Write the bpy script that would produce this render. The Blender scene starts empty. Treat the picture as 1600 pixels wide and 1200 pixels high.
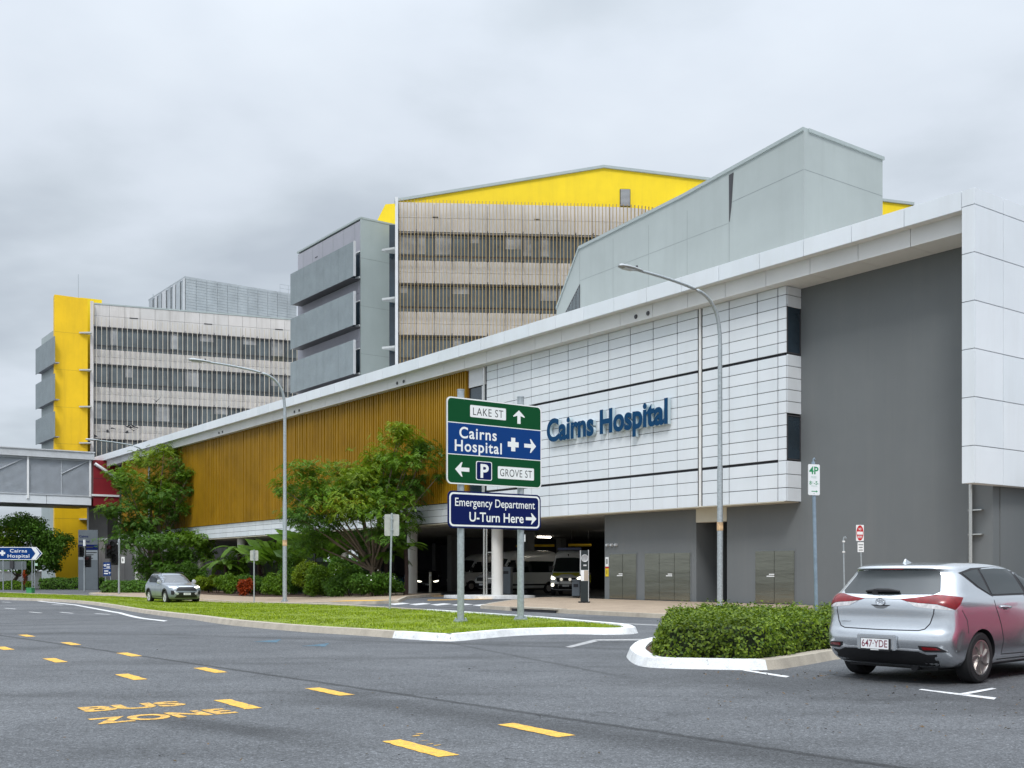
import bpy, bmesh, math, random
from mathutils import Vector, Matrix
from mathutils.bvhtree import BVHTree
from mathutils.geometry import delaunay_2d_cdt
R = math.radians
SC = bpy.context.scene
COL = SC.collection

# ---------------------------------------------------------------- camera, sky, sun, exposure
F, CAMH, HZ, CX = 1681.0, 1.4, 893.0, 800.0        # focal length in photo pixels, eye height, horizon row, centre column
cd = bpy.data.cameras.new('camera'); cam = bpy.data.objects.new('camera', cd); COL.objects.link(cam)
cam.location = (0, 0, CAMH); cam.rotation_euler = (R(90), 0, 0)
cd.sensor_width = 36; cd.lens = 36 * F / 1600; cd.shift_y = (HZ - 600) / 1600
cd.clip_start = 0.1; cd.clip_end = 6000
SC.camera = cam

W = bpy.data.worlds.new("World"); SC.world = W; W.use_nodes = True
nt = W.node_tree; nt.nodes.clear()
def N(t, ty, **kw):
    n = t.nodes.new(ty)
    for k, v in kw.items(): setattr(n, k, v)
    return n
def mathn(t, op, a, b=None, clamp=False):
    n = t.nodes.new('ShaderNodeMath'); n.operation = op; n.use_clamp = clamp
    for i, v in enumerate((a, b)):
        if v is None: continue
        if isinstance(v, (int, float)): n.inputs[i].default_value = v
        else: t.links.new(v, n.inputs[i])
    return n.outputs[0]
def ramp(t, fac, stops):
    n = t.nodes.new('ShaderNodeValToRGB'); e = n.color_ramp.elements
    while len(e) < len(stops): e.new(0.5)
    for i, (p, c) in enumerate(stops):
        e[i].position = p; e[i].color = (*c, 1) if len(c) == 3 else c
    t.links.new(fac, n.inputs[0]); return n.outputs[0]
out = N(nt, 'ShaderNodeOutputWorld'); bg = N(nt, 'ShaderNodeBackground')
sky = N(nt, 'ShaderNodeTexSky', sky_type='NISHITA'); sky.sun_disc = False
SUN_EL, SUN_AZ = R(52), R(188)                     # azimuth clockwise from +Y
sky.sun_elevation = SUN_EL; sky.sun_rotation = SUN_AZ
tc = N(nt, 'ShaderNodeTexCoord'); sep = N(nt, 'ShaderNodeSeparateXYZ'); nt.links.new(tc.outputs['Generated'], sep.inputs[0])
zz = mathn(nt, 'MAXIMUM', sep.outputs[2], 0.0)
den = mathn(nt, 'ADD', zz, 0.16)
cmb = N(nt, 'ShaderNodeCombineXYZ')
nt.links.new(mathn(nt, 'DIVIDE', sep.outputs[0], den), cmb.inputs[0])
nt.links.new(mathn(nt, 'DIVIDE', sep.outputs[1], den), cmb.inputs[1])
cmb.inputs[2].default_value = 3.7
n1 = N(nt, 'ShaderNodeTexNoise'); n1.inputs['Scale'].default_value = 0.95; n1.inputs['Detail'].default_value = 4.5; n1.inputs['Roughness'].default_value = 0.5; n1.inputs['Distortion'].default_value = 0.25
nt.links.new(cmb.outputs[0], n1.inputs['Vector'])
n2 = N(nt, 'ShaderNodeTexNoise'); n2.inputs['Scale'].default_value = 2.1; n2.inputs['Detail'].default_value = 6; n2.inputs['Roughness'].default_value = 0.55
nt.links.new(cmb.outputs[0], n2.inputs['Vector'])
cl = mathn(nt, 'ADD', mathn(nt, 'MULTIPLY', n1.outputs[0], 0.72), mathn(nt, 'MULTIPLY', n2.outputs[0], 0.28))
cc = ramp(nt, cl, [(0.37, (0.44, 0.49, 0.55)), (0.45, (0.53, 0.585, 0.645)), (0.52, (0.61, 0.665, 0.735)), (0.62, (0.675, 0.73, 0.795))])
# an overcast sky is brighter overhead than along the horizon
zen = mathn(nt, 'ADD', 1.0, mathn(nt, 'MULTIPLY', mathn(nt, 'POWER', zz, 4.0), 3.7))
vm = N(nt, 'ShaderNodeVectorMath', operation='SCALE'); nt.links.new(cc, vm.inputs[0]); nt.links.new(zen, vm.inputs['Scale'])
sm = N(nt, 'ShaderNodeVectorMath', operation='SCALE'); nt.links.new(sky.outputs[0], sm.inputs[0]); sm.inputs['Scale'].default_value = 0.1
mx = N(nt, 'ShaderNodeMix', data_type='RGBA'); mx.inputs[0].default_value = 0.93
nt.links.new(sm.outputs[0], mx.inputs[6]); nt.links.new(vm.outputs[0], mx.inputs[7])
nt.links.new(mx.outputs[2], bg.inputs[0]); bg.inputs[1].default_value = 1.0
nt.links.new(bg.outputs[0], out.inputs[0])

sd = bpy.data.lights.new('sun', 'SUN'); sd.energy = 1.5; sd.angle = R(14); sd.color = (1.0, 0.985, 0.96)
so = bpy.data.objects.new('sun', sd); COL.objects.link(so)
sv = Vector((math.sin(SUN_AZ) * math.cos(SUN_EL), math.cos(SUN_AZ) * math.cos(SUN_EL), math.sin(SUN_EL)))
so.rotation_euler = sv.to_track_quat('Z', 'Y').to_euler(); so.location = (0, -20, 60)
SC.view_settings.view_transform = 'Standard'; SC.view_settings.look = 'None'
SC.view_settings.exposure = 0.22; SC.view_settings.gamma = 1.0
SC.cycles.max_bounces = 8; SC.cycles.diffuse_bounces = 4; SC.cycles.transparent_max_bounces = 8

# ---------------------------------------------------------------- materials
MATS = {}
def mat(name, col, rough=0.6, metal=0.0, var=0.08, vs=1.5, bump=0.0, bs=30, spec=0.4, coat=0.0, dirt=0.0, dirtcol=(0.12, 0.11, 0.10), em=None, ems=0.0, trans=0.0, island=0.0, speck=0.0, stretch=(1, 1, 1), worn=0.0):
    if name in MATS: return MATS[name]
    m = bpy.data.materials.new(name); m.use_nodes = True; t = m.node_tree; L = t.links
    b = t.nodes['Principled BSDF']; b.inputs['Roughness'].default_value = rough; b.inputs['Metallic'].default_value = metal
    b.inputs['Specular IOR Level'].default_value = spec; b.inputs['Coat Weight'].default_value = coat; b.inputs['Coat Roughness'].default_value = 0.04
    tc = N(t, 'ShaderNodeTexCoord'); mp = N(t, 'ShaderNodeMapping'); mp.inputs['Scale'].default_value = stretch
    L.new(tc.outputs['Object'], mp.inputs[0]); vec = mp.outputs[0]
    def noise(s, d=4, r=0.6):
        n = N(t, 'ShaderNodeTexNoise'); n.inputs['Scale'].default_value = s; n.inputs['Detail'].default_value = d; n.inputs['Roughness'].default_value = r
        L.new(vec, n.inputs['Vector']); return n.outputs[0]
    lo = tuple(c * (1 - var) for c in col); hi = tuple(min(1, c * (1 + var)) for c in col)
    c = ramp(t, noise(vs), [(0.3, lo), (0.7, hi)])
    if speck > 0:
        s = ramp(t, noise(bs * 2.2, 2, 0.7), [(0.36, (1 - speck,) * 3), (0.5, (1, 1, 1)), (0.66, (1 + speck,) * 3)])
        m2 = N(t, 'ShaderNodeMix', data_type='RGBA', blend_type='MULTIPLY'); m2.inputs[0].default_value = 1
        L.new(c, m2.inputs[6]); L.new(s, m2.inputs[7]); c = m2.outputs[2]
    if dirt > 0:
        mp2 = N(t, 'ShaderNodeMapping'); mp2.inputs['Scale'].default_value = (1.6, 1.6, 0.12); L.new(tc.outputs['Object'], mp2.inputs[0])
        n = N(t, 'ShaderNodeTexNoise'); n.inputs['Scale'].default_value = 1.0; n.inputs['Detail'].default_value = 6; n.inputs['Roughness'].default_value = 0.7; L.new(mp2.outputs[0], n.inputs['Vector'])
        f = ramp(t, n.outputs[0], [(0.48, (0, 0, 0)), (0.75, (dirt,) * 3)])
        m2 = N(t, 'ShaderNodeMix', data_type='RGBA'); L.new(f, m2.inputs[0]); L.new(c, m2.inputs[6]); m2.inputs[7].default_value = (*dirtcol, 1); c = m2.outputs[2]
    if worn > 0:                                             # paint worn through to the asphalt in flecks
        f = ramp(t, noise(11, 8, 0.85), [(0.40 + .22 * (1 - worn), (1, 1, 1)), (0.47 + .22 * (1 - worn), (0, 0, 0))])
        m2 = N(t, 'ShaderNodeMix', data_type='RGBA'); L.new(f, m2.inputs[0]); m2.inputs[6].default_value = (0, 0, 0, 1); L.new(c, m2.inputs[6]); m2.inputs[7].default_value = (0.115, 0.118, 0.122, 1)
        iv = mathn(t, 'SUBTRACT', 1.0, f); L.new(iv, m2.inputs[0]); c = m2.outputs[2]
    if island > 0:
        g = N(t, 'ShaderNodeNewGeometry')
        s = ramp(t, g.outputs['Random Per Island'], [(0, (1 - island, 1 - island * 0.8, 1 - island)), (1, (1 + island, 1 + island * 0.7, 1 + island * 0.3))])
        m2 = N(t, 'ShaderNodeMix', data_type='RGBA', blend_type='MULTIPLY'); m2.inputs[0].default_value = 1
        L.new(c, m2.inputs[6]); L.new(s, m2.inputs[7]); c = m2.outputs[2]
    L.new(c, b.inputs['Base Color'])
    if bump > 0:
        bn = N(t, 'ShaderNodeBump'); bn.inputs['Strength'].default_value = bump; bn.inputs['Distance'].default_value = 0.02
        L.new(noise(bs), bn.inputs['Height']); L.new(bn.outputs[0], b.inputs['Normal'])
    if em:
        b.inputs['Emission Color'].default_value = (*em, 1); b.inputs['Emission Strength'].default_value = ems
    if trans > 0:
        tr = N(t, 'ShaderNodeBsdfTranslucent'); L.new(c, tr.inputs[0]); ms = N(t, 'ShaderNodeMixShader'); ms.inputs[0].default_value = trans
        o = t.nodes['Material Output']; L.new(b.outputs[0], ms.inputs[1]); L.new(tr.outputs[0], ms.inputs[2]); L.new(ms.outputs[0], o.inputs[0])
    MATS[name] = m; return m

white = mat('white_panel', (0.735, 0.775, 0.82), 0.35, var=0.04, vs=0.4, island=0.035, dirt=0.16, dirtcol=(0.5, 0.5, 0.48))
whitep = mat('white_paint', (0.78, 0.78, 0.76), 0.5, var=0.06, vs=3)
gap = mat('dark_gap', (0.03, 0.03, 0.035), 0.8)
greyw = mat('grey_render', (0.158, 0.170, 0.175), 0.75, var=0.05, vs=0.35, bump=0.15, bs=60, dirt=0.30, dirtcol=(0.20, 0.205, 0.20))
soffit = mat('soffit_panel', (0.70, 0.70, 0.69), 0.6, var=0.05, vs=0.6)
beige = mat('beige_soffit', (0.62, 0.58, 0.47), 0.6, var=0.06, vs=0.8)
gold = mat('gold_metal', (0.37, 0.205, 0.008), 0.45, metal=0.1, var=0.16, vs=0.5, dirt=0.25, dirtcol=(0.26, 0.12, 0.01))
golddk = mat('gold_backing', (0.20, 0.095, 0.006), 0.6, var=0.12, vs=0.8)  # darker gold, the shade between the fins is put into this colour
yellow = mat('yellow_wall', (0.86, 0.62, 0.006), 0.5, var=0.05, vs=0.5, dirt=0.22, dirtcol=(0.55, 0.36, 0.02))
plantg = mat('plant_block_grey', (0.37, 0.41, 0.40), 0.65, var=0.07, vs=0.3, dirt=0.42, dirtcol=(0.31, 0.34, 0.33))
hoodm = mat('hood_grey', (0.46, 0.48, 0.48), 0.55, var=.1)
boxg = mat('grey_wing_panel', (0.36, 0.41, 0.405), 0.6, var=0.06, vs=0.3, dirt=0.15, dirtcol=(0.24, 0.27, 0.28))
mauve = mat('mauve_grey_panel', (0.36, 0.36, 0.40), 0.6, var=0.06, vs=0.4, dirt=0.2, dirtcol=(0.25, 0.25, 0.28))
screen_m = mat('perforated_screen', (0.225, 0.262, 0.275), 0.55, metal=0.2, var=0.1, vs=0.8, speck=0.25, bs=14)
spandrel = mat('spandrel_panel', (0.565, 0.545, 0.535), 0.6, var=0.06, vs=0.4, island=0.05, dirt=0.50, dirtcol=(0.30, 0.27, 0.24))
fin_m = mat('tan_fin', (0.36, 0.255, 0.105), 0.5, metal=0.1, var=0.15, vs=0.6)
fin_l = mat('pale_fin', (0.52, 0.47, 0.38), 0.5, metal=0.1, var=0.12, vs=0.6)
glass = mat('window_glass', (0.095, 0.115, 0.125), 0.06, var=0.35, vs=0.45, spec=0.8)
glass2 = mat('blind_sky_glass', (0.30, 0.31, 0.32), 0.12, var=0.45, vs=0.5, spec=0.7)  # blind grey, lightened in colour for the sky reflected in the panes
glass3 = mat('dark_blue_glass', (0.02, 0.035, 0.05), 0.08, var=0.3, vs=0.7, spec=0.8)
frame_m = mat('dark_frame', (0.07, 0.07, 0.075), 0.5, metal=0.3)
alu = mat('pale_aluminium', (0.62, 0.63, 0.64), 0.4, metal=0.4, var=0.06)
louv = mat('roof_screen', (0.42, 0.45, 0.47), 0.45, metal=0.3, var=0.12, vs=0.6, dirt=0.2, dirtcol=(0.6, 0.62, 0.63))
red = mat('maroon_panel', (0.24, 0.016, 0.024), 0.5, var=0.12, vs=0.6)
galv = mat('galvanised_steel', (0.40, 0.44, 0.46), 0.45, metal=0.5, var=0.18, vs=14, bump=0.05, bs=90)
steel = mat('brushed_steel', (0.27, 0.265, 0.215), 0.16, metal=1.0, var=0.08, vs=1.2, bump=0.25, bs=1.3, stretch=(0.25, 1, 1.4))
stain = mat('stainless_pipe', (0.62, 0.61, 0.58), 0.25, metal=0.9, var=0.05)
concrete = mat('concrete', (0.42, 0.38, 0.33), 0.85, var=0.14, vs=1.6, bump=0.3, bs=45, speck=0.12, dirt=0.3, dirtcol=(0.24, 0.21, 0.18))
kerbc = mat('kerb_concrete', (0.40, 0.355, 0.29), 0.85, var=0.18, vs=2.2, bump=0.35, bs=40, speck=0.14, dirt=0.35, dirtcol=(0.22, 0.19, 0.15))
kerbw = mat('white_kerb_paint', (0.76, 0.77, 0.77), 0.55, var=0.14, vs=4, bump=0.4, bs=25, speck=0.1, worn=0.16, dirt=0.6, dirtcol=(0.45, 0.44, 0.42))
paving = mat('exposed_paving', (0.33, 0.255, 0.185), 0.85, var=0.14, vs=0.9, bump=0.3, bs=50, speck=0.25)
soil = mat('garden_mulch', (0.075, 0.045, 0.03), 0.95, var=0.3, vs=5, bump=0.6, bs=20)
colw = mat('column_paint', (0.66, 0.65, 0.62), 0.6, var=0.06, vs=1.2)
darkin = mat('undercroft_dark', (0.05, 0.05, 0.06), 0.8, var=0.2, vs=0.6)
ymark = mat('yellow_marking', (0.68, 0.39, 0.06), 0.75, var=0.14, vs=10, speck=0.25, bs=30, bump=0.2, worn=0.28)
yworn = mat('worn_yellow_marking', (0.60, 0.35, 0.075), 0.8, var=0.35, vs=9, speck=0.3, bs=26, worn=0.42)
wmark = mat('white_marking', (0.60, 0.60, 0.60), 0.75, var=0.14, vs=9, speck=0.2, bs=30, worn=0.30)
wworn = mat('worn_white_marking', (0.34, 0.34, 0.34), 0.8, var=0.3, vs=8, speck=0.3, bs=26)
bluemark = mat('blue_marking', (0.05, 0.13, 0.19), 0.8, var=0.3, vs=8, speck=0.3, bs=26, worn=0.55)
sgreen = mat('sign_green', (0.003, 0.070, 0.022), 0.6, var=0.03, spec=0.12)
sblue = mat('sign_blue', (0.004, 0.045, 0.20), 0.6, var=0.03, spec=0.12)
snavy = mat('sign_navy', (0.003, 0.010, 0.085), 0.6, var=0.03, spec=0.12)
swhite = mat('sign_white', (0.84, 0.85, 0.85), 0.4, var=0.02)
sblack = mat('sign_black', (0.015, 0.015, 0.017), 0.5)
sred = mat('sign_red', (0.52, 0.015, 0.02), 0.4)
sgrn2 = mat('sign_bright_green', (0.015, 0.27, 0.10), 0.45)
syel = mat('sign_yellow', (0.75, 0.55, 0.02), 0.45)
sback = mat('sign_back', (0.50, 0.50, 0.48), 0.5, metal=0.4, var=0.14, vs=5)
letterb = mat('letter_blue', (0.003, 0.050, 0.135), 0.55, var=0.04, spec=0.15)
lettere = mat('letter_edge', (0.52, 0.62, 0.66), 0.4, var=0.04)
rubber = mat('tyre_rubber', (0.018, 0.018, 0.019), 0.75, var=0.15, vs=12)
plastic = mat('black_plastic', (0.018, 0.018, 0.02), 0.55, var=0.1, vs=8)
cglass = mat('car_glass', (0.012, 0.018, 0.019), 0.03, var=0.2, vs=1.0, spec=0.85)
chrome = mat('chrome', (0.72, 0.73, 0.75), 0.12, metal=1.0, var=0.02)
rimm = mat('alloy_rim', (0.45, 0.42, 0.40), 0.32, metal=0.85, var=0.05)
tlred = mat('tail_light_red', (0.19, 0.002, 0.005), 0.25, var=0.3, vs=14, coat=0.25, spec=0.4)
tlwhite = mat('tail_light_clear', (0.62, 0.60, 0.60), 0.15, var=0.25, vs=22, coat=0.8)
lamp_on = mat('lit_headlight', (0.9, 0.9, 0.8), 0.2, em=(1.0, 0.95, 0.75), ems=2.5)
lamp_off = mat('headlight_clear', (0.50, 0.52, 0.54), 0.12, var=0.3, vs=12, coat=0.8)
tube_on = mat('lit_tube', (0.9, 0.9, 0.85), 0.4, em=(1.0, 0.93, 0.80), ems=16.0)
bark = mat('tree_bark', (0.15, 0.115, 0.085), 0.9, var=0.25, vs=4, bump=0.6, bs=14)
barkd = mat('fern_trunk', (0.055, 0.035, 0.03), 0.95, var=0.3, vs=6, bump=0.6, bs=18)
def leafm(name, c, isl=0.35, vs=0.7, tr=0.35): return mat(name, c, 0.5, var=0.32, vs=vs, spec=0.3, trans=tr, island=isl)
leafA = leafm('leaf_mid', (0.125, 0.240, 0.014))
leafB = leafm('leaf_deep', (0.078, 0.180, 0.018))
leafC = leafm('leaf_yellowish', (0.180, 0.270, 0.010))
leafD = leafm('leaf_hedge', (0.120, 0.190, 0.014), 0.65)
leafE = leafm('leaf_fern', (0.085, 0.175, 0.012))
leafR = leafm('leaf_red', (0.36, 0.060, 0.012), 0.6)
leafP = leafm('leaf_purple', (0.055, 0.022, 0.026), 0.4)
grassm = leafm('grass_blade', (0.235, 0.325, 0.012), 0.6, 1.6)
grassb = mat('grass_thatch', (0.17, 0.22, 0.016), 0.9, var=0.35, vs=2.0, speck=0.4, bs=14, bump=0.5)

# asphalt: aggregate, faded patches, a resurfacing seam, oil and tyre darkening
def asphalt_mat():
    m = bpy.data.materials.new('asphalt'); m.use_nodes = True; t = m.node_tree; L = t.links; b = t.nodes['Principled BSDF']
    g = N(t, 'ShaderNodeNewGeometry'); P = g.outputs['Position']
    def noise(s, d=4, r=0.6, v=None):
        n = N(t, 'ShaderNodeTexNoise'); n.inputs['Scale'].default_value = s; n.inputs['Detail'].default_value = d; n.inputs['Roughness'].default_value = r
        L.new(v or P, n.inputs['Vector']); return n.outputs[0]
    c = ramp(t, noise(0.22, 5, 0.6), [(0.28, (0.083, 0.087, 0.093)), (0.5, (0.110, 0.115, 0.122)), (0.74, (0.136, 0.141, 0.148))])
    def mul(c, f):
        m2 = N(t, 'ShaderNodeMix', data_type='RGBA', blend_type='MULTIPLY'); m2.inputs[0].default_value = 1
        L.new(c, m2.inputs[6]); L.new(f, m2.inputs[7]); return m2.outputs[2]
    vo = N(t, 'ShaderNodeTexVoronoi'); vo.inputs['Scale'].default_value = 78; L.new(P, vo.inputs['Vector'])
    sp = N(t, 'ShaderNodeSeparateColor'); L.new(vo.outputs['Color'], sp.inputs[0])
    c = mul(c, ramp(t, sp.outputs[0], [(0.0, (0.5,) * 3), (0.35, (0.88,) * 3), (0.75, (1.04,) * 3), (0.9, (1.3,) * 3), (1.0, (1.9,) * 3)]))
    c = mul(c, ramp(t, noise(17, 4, 0.75), [(0.32, (0.72,) * 3), (0.68, (1.26,) * 3)]))
    c = mul(c, ramp(t, noise(1.1, 5, 0.7), [(0.32, (0.86,) * 3), (0.5, (1.0,) * 3), (0.7, (1.10,) * 3)]))
    # wheel-path and patch darkening
    mp = N(t, 'ShaderNodeMapping'); mp.inputs['Rotation'].default_value = (0, 0, R(53.7)); mp.inputs['Scale'].default_value = (0.12, 0.75, 1); L.new(P, mp.inputs[0])
    c = mul(c, ramp(t, noise(1.0, 5, 0.65, mp.outputs[0]), [(0.33, (0.70,) * 3), (0.5, (1.0,) * 3), (0.7, (1.08,) * 3)]))
    # seam: straight line between two ground points, edge broken up by noise
    s = N(t, 'ShaderNodeSeparateXYZ'); L.new(P, s.inputs[0])
    def line(p, q, w, soft, dark, t0, t1):
        nonlocal c
        dx, dy = q[0] - p[0], q[1] - p[1]; l = math.hypot(dx, dy); dx /= l; dy /= l
        X = mathn(t, 'SUBTRACT', s.outputs[0], p[0]); Y = mathn(t, 'SUBTRACT', s.outputs[1], p[1])
        d = mathn(t, 'ADD', mathn(t, 'MULTIPLY', X, -dy), mathn(t, 'MULTIPLY', Y, dx))
        wob = mathn(t, 'MULTIPLY', mathn(t, 'SUBTRACT', noise(2.3, 5, 0.7), 0.5), w * 3.5)
        ad = mathn(t, 'ABSOLUTE', mathn(t, 'ADD', d, wob))
        k = mathn(t, 'DIVIDE', mathn(t, 'SUBTRACT', ad, w), soft, clamp=True)
        al = mathn(t, 'ADD', mathn(t, 'MULTIPLY', X, dx), mathn(t, 'MULTIPLY', Y, dy))
        e1 = mathn(t, 'DIVIDE', mathn(t, 'SUBTRACT', t0, al), 1.5, clamp=True); e2 = mathn(t, 'DIVIDE', mathn(t, 'SUBTRACT', al, t1), 1.5, clamp=True)
        k = mathn(t, 'MAXIMUM', k, mathn(t, 'MAXIMUM', e1, e2))
        c = mul(c, ramp(t, k, [(0.0, (dark,) * 3), (1.0, (1, 1, 1))]))
    line((-12.0, 24.5), (1.6, 9.0), 0.025, 0.06, 0.45, -20, 24)
    line((2.6, 14.6), (8.5, 9.8), 0.9, 1.2, 0.70, 0, 9)
    line((-1.2, 11.2), (1.9, 8.2), 0.12, 0.5, 0.62, -0.5, 8)
    line((1.2, 15.0), (-1.2, 21.0), 0.03, 0.05, 0.66, 0, 6)
    line((-2.9, 9.9), (-2.2, 9.4), 0.10, 0.3, 0.55, -0.2, 0.8)
    line((-8, 24), (3, 19), 0.05, 0.3, 0.72, 1, 11)
    # hairline cracks in places, oil drips, tyre-dark streaks
    v2 = N(t, 'ShaderNodeTexVoronoi', feature='DISTANCE_TO_EDGE'); v2.inputs['Scale'].default_value = 0.55
    wn = N(t, 'ShaderNodeTexNoise'); wn.inputs['Scale'].default_value = 1.6; wn.inputs['Detail'].default_value = 5; L.new(P, wn.inputs['Vector'])
    va = N(t, 'ShaderNodeVectorMath', operation='ADD'); L.new(P, va.inputs[0]); L.new(wn.outputs['Color'], va.inputs[1]); L.new(va.outputs[0], v2.inputs['Vector'])
    cr = mathn(t, 'MAXIMUM', mathn(t, 'DIVIDE', v2.outputs['Distance'], 0.007, clamp=True), mathn(t, 'GREATER_THAN', noise(0.35, 3), 0.50))
    c = mul(c, ramp(t, cr, [(0.0, (0.62,) * 3), (1.0, (1, 1, 1))]))
    c = mul(c, ramp(t, noise(3.3, 3, 0.6), [(0.26, (0.66,) * 3), (0.33, (1, 1, 1))]))
    L.new(c, b.inputs['Base Color']); b.inputs['Roughness'].default_value = 0.78; b.inputs['Specular IOR Level'].default_value = 0.35
    bn = N(t, 'ShaderNodeBump'); bn.inputs['Strength'].default_value = 0.55; bn.inputs['Distance'].default_value = 0.012
    L.new(vo.outputs['Distance'], bn.inputs['Height']); L.new(bn.outputs[0], b.inputs['Normal'])
    return m
asphalt = asphalt_mat()

# ---------------------------------------------------------------- mesh helpers
def ss(t): t = max(0, min(1, t)); return t * t * (3 - 2 * t)
def g(x, y): return -0.38 * ss((-4 - x) / 14) * ss((y - 22) / 18)          # the ground falls gently to the left
def ground(u, v, dz=0.0):
    z = 0.0
    for _ in range(12):
        Y = (CAMH - z) * F / (v - HZ); X = (u - CX) / F * Y; z = g(X, Y) + dz
    return Vector((X, Y, z))
def at(u, Y): return (u - CX) / F * Y
def zat(v, Y): return CAMH + (HZ - v) * Y / F

class MB:
    def __init__(s): s.v = []; s.f = []; s.m = []
    def add(s, vs, fs, mi=0):
        o = len(s.v); s.v += [tuple(p) for p in vs]; s.f += [tuple(o + i for i in f) for f in fs]; s.m += [mi] * len(fs)
    def box(s, x0, x1, y0, y1, z0, z1, mi=0, M=None):
        p = [Vector((x, y, z)) for z in (z0, z1) for y in (y0, y1) for x in (x0, x1)]
        if M: p = [M @ q for q in p]
        s.add(p, [(0, 2, 3, 1), (4, 5, 7, 6), (0, 1, 5, 4), (2, 6, 7, 3), (0, 4, 6, 2), (1, 3, 7, 5)], mi)
    def prism(s, poly, fn, mi=0):
        # poly: 2D outline; fn(p, k) -> 3D for k = 0 and 1
        n = len(poly); a = [fn(p, 0) for p in poly] + [fn(p, 1) for p in poly]
        s.add(a, [tuple(range(n)), tuple(reversed(range(n, 2 * n)))] + [(i, n + i, n + (i + 1) % n, (i + 1) % n) for i in range(n)], mi)
    def tube(s, pts, rad, n=10, mi=0, cap=True):
        pts = [Vector(p) for p in pts]
        if isinstance(rad, (int, float)): rad = [rad] * len(pts)
        rings = []; up = None
        for i, p in enumerate(pts):
            d = (pts[min(i + 1, len(pts) - 1)] - pts[max(i - 1, 0)]).normalized()
            if up is None or abs(up.dot(d)) > 0.98: up = Vector((0, 0, 1)) if abs(d.z) < 0.9 else Vector((1, 0, 0))
            a = d.cross(up).normalized(); b = d.cross(a).normalized(); up = -b if False else up
            rings.append([p + (a * math.cos(k * 2 * math.pi / n) + b * math.sin(k * 2 * math.pi / n)) * rad[i] for k in range(n)])
        vs = [q for r in rings for q in r]; fs = []
        for i in range(len(pts) - 1):
            for k in range(n): fs.append((i * n + k, (i + 1) * n + k, (i + 1) * n + (k + 1) % n, i * n + (k + 1) % n))
        if cap: fs += [tuple(range(n)), tuple(reversed(range((len(pts) - 1) * n, len(pts) * n)))]
        s.add(vs, fs, mi)
    def lathe(s, prof, n=24, c=(0, 0, 0), axis='z', mi=0, closed=False):
        c = Vector(c); vs = []
        for r, h in prof:
            for k in range(n):
                a = 2 * math.pi * k / n; x, y = r * math.cos(a), r * math.sin(a)
                vs.append(c + (Vector((x, y, h)) if axis == 'z' else Vector((x, h, y)) if axis == 'y' else Vector((h, x, y))))
        fs = []; m = len(prof)
        for i in range(m if closed else m - 1):
            for k in range(n): fs.append((i * n + k, i * n + (k + 1) % n, ((i + 1) % m) * n + (k + 1) % n, ((i + 1) % m) * n + k))
        s.add(vs, fs, mi)
        if not closed:
            if prof[0][0] > 1e-4: s.f.append(tuple(len(s.v) - m * n + k for k in range(n))); s.m.append(mi)
            if prof[-1][0] > 1e-4: s.f.append(tuple(len(s.v) - n + k for k in range(n))); s.m.append(mi)
    def build(s, name, mats, parent=None, smooth=None, bevel=0, fixn=True):
        me = bpy.data.meshes.new(name); me.from_pydata(s.v, [], s.f)
        if not isinstance(mats, (list, tuple)): mats = [mats]
        for m in mats: me.materials.append(m)
        if len(mats) > 1: me.polygons.foreach_set('material_index', s.m)
        if fixn or bevel:
            bm = bmesh.new(); bm.from_mesh(me)
            if fixn: bmesh.ops.recalc_face_normals(bm, faces=bm.faces)
            if bevel: bmesh.ops.bevel(bm, geom=[e for e in bm.edges if len(e.link_faces) == 2 and e.calc_face_angle(0) > 0.5], offset=bevel, segments=2, affect='EDGES', clamp_overlap=True)
            bm.to_mesh(me); bm.free()
        if smooth:
            me.polygons.foreach_set('use_smooth', [True] * len(me.polygons)); me.set_sharp_from_angle(angle=R(smooth))
        o = bpy.data.objects.new(name, me); COL.objects.link(o)
        if parent: o.parent = parent
        return o
def tag(o, label=None, cat=None, group=None, kind=None):
    if label: o['label'] = label
    if cat: o['category'] = cat
    if group: o['group'] = group
    if kind: o['kind'] = kind
    return o
def thing(name, label, cat, loc=(0, 0, 0), rz=0.0, group=None):
    o = bpy.data.objects.new(name, None); COL.objects.link(o); o.location = loc; o.rotation_euler = (0, 0, rz)
    o.empty_display_size = 0.3
    return tag(o, label, cat, group)
def copy_thing(root, loc, rz, label, group=None):
    r = root.copy(); COL.objects.link(r); r.location = loc; r.rotation_euler = (0, 0, rz); r['label'] = label
    if group: r['group'] = group
    for ch in list(root.children):
        c = ch.copy(); COL.objects.link(c); c.parent = r
        for gch in list(ch.children):
            d = gch.copy(); COL.objects.link(d); d.parent = c
    return r
def text_geo(body, w=None, h=None, bold=0.0, depth=0.0, spacing=1.0, shear=0.0):
    """flat lettering: verts (x, y) centred on the origin with the given width and cap height, depth along z"""
    cu = bpy.data.curves.new('lettering', 'FONT'); cu.body = body; cu.size = 1.0; cu.offset = bold; cu.extrude = depth / 2; cu.space_character = spacing; cu.shear = shear; cu.resolution_u = 5
    ob = bpy.data.objects.new('lettering', cu); COL.objects.link(ob)
    dg = bpy.context.evaluated_depsgraph_get(); me = bpy.data.meshes.new_from_object(ob.evaluated_get(dg))
    vs = [Vector(v.co) for v in me.vertices]; fs = [tuple(p.vertices) for p in me.polygons]
    bpy.data.objects.remove(ob); bpy.data.curves.remove(cu); bpy.data.meshes.remove(me)
    x0, x1 = min(v.x for v in vs), max(v.x for v in vs)
    cap = 0.70 + 2 * bold                                                # cap height of the built-in face at size 1
    sx = w / (x1 - x0) if w else 1; sy = h / cap if h else sx
    if not w: sx = sy
    return [Vector(((v.x - (x0 + x1) / 2) * sx, (v.y - 0.35) * sy, v.z)) for v in vs], fs
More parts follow.
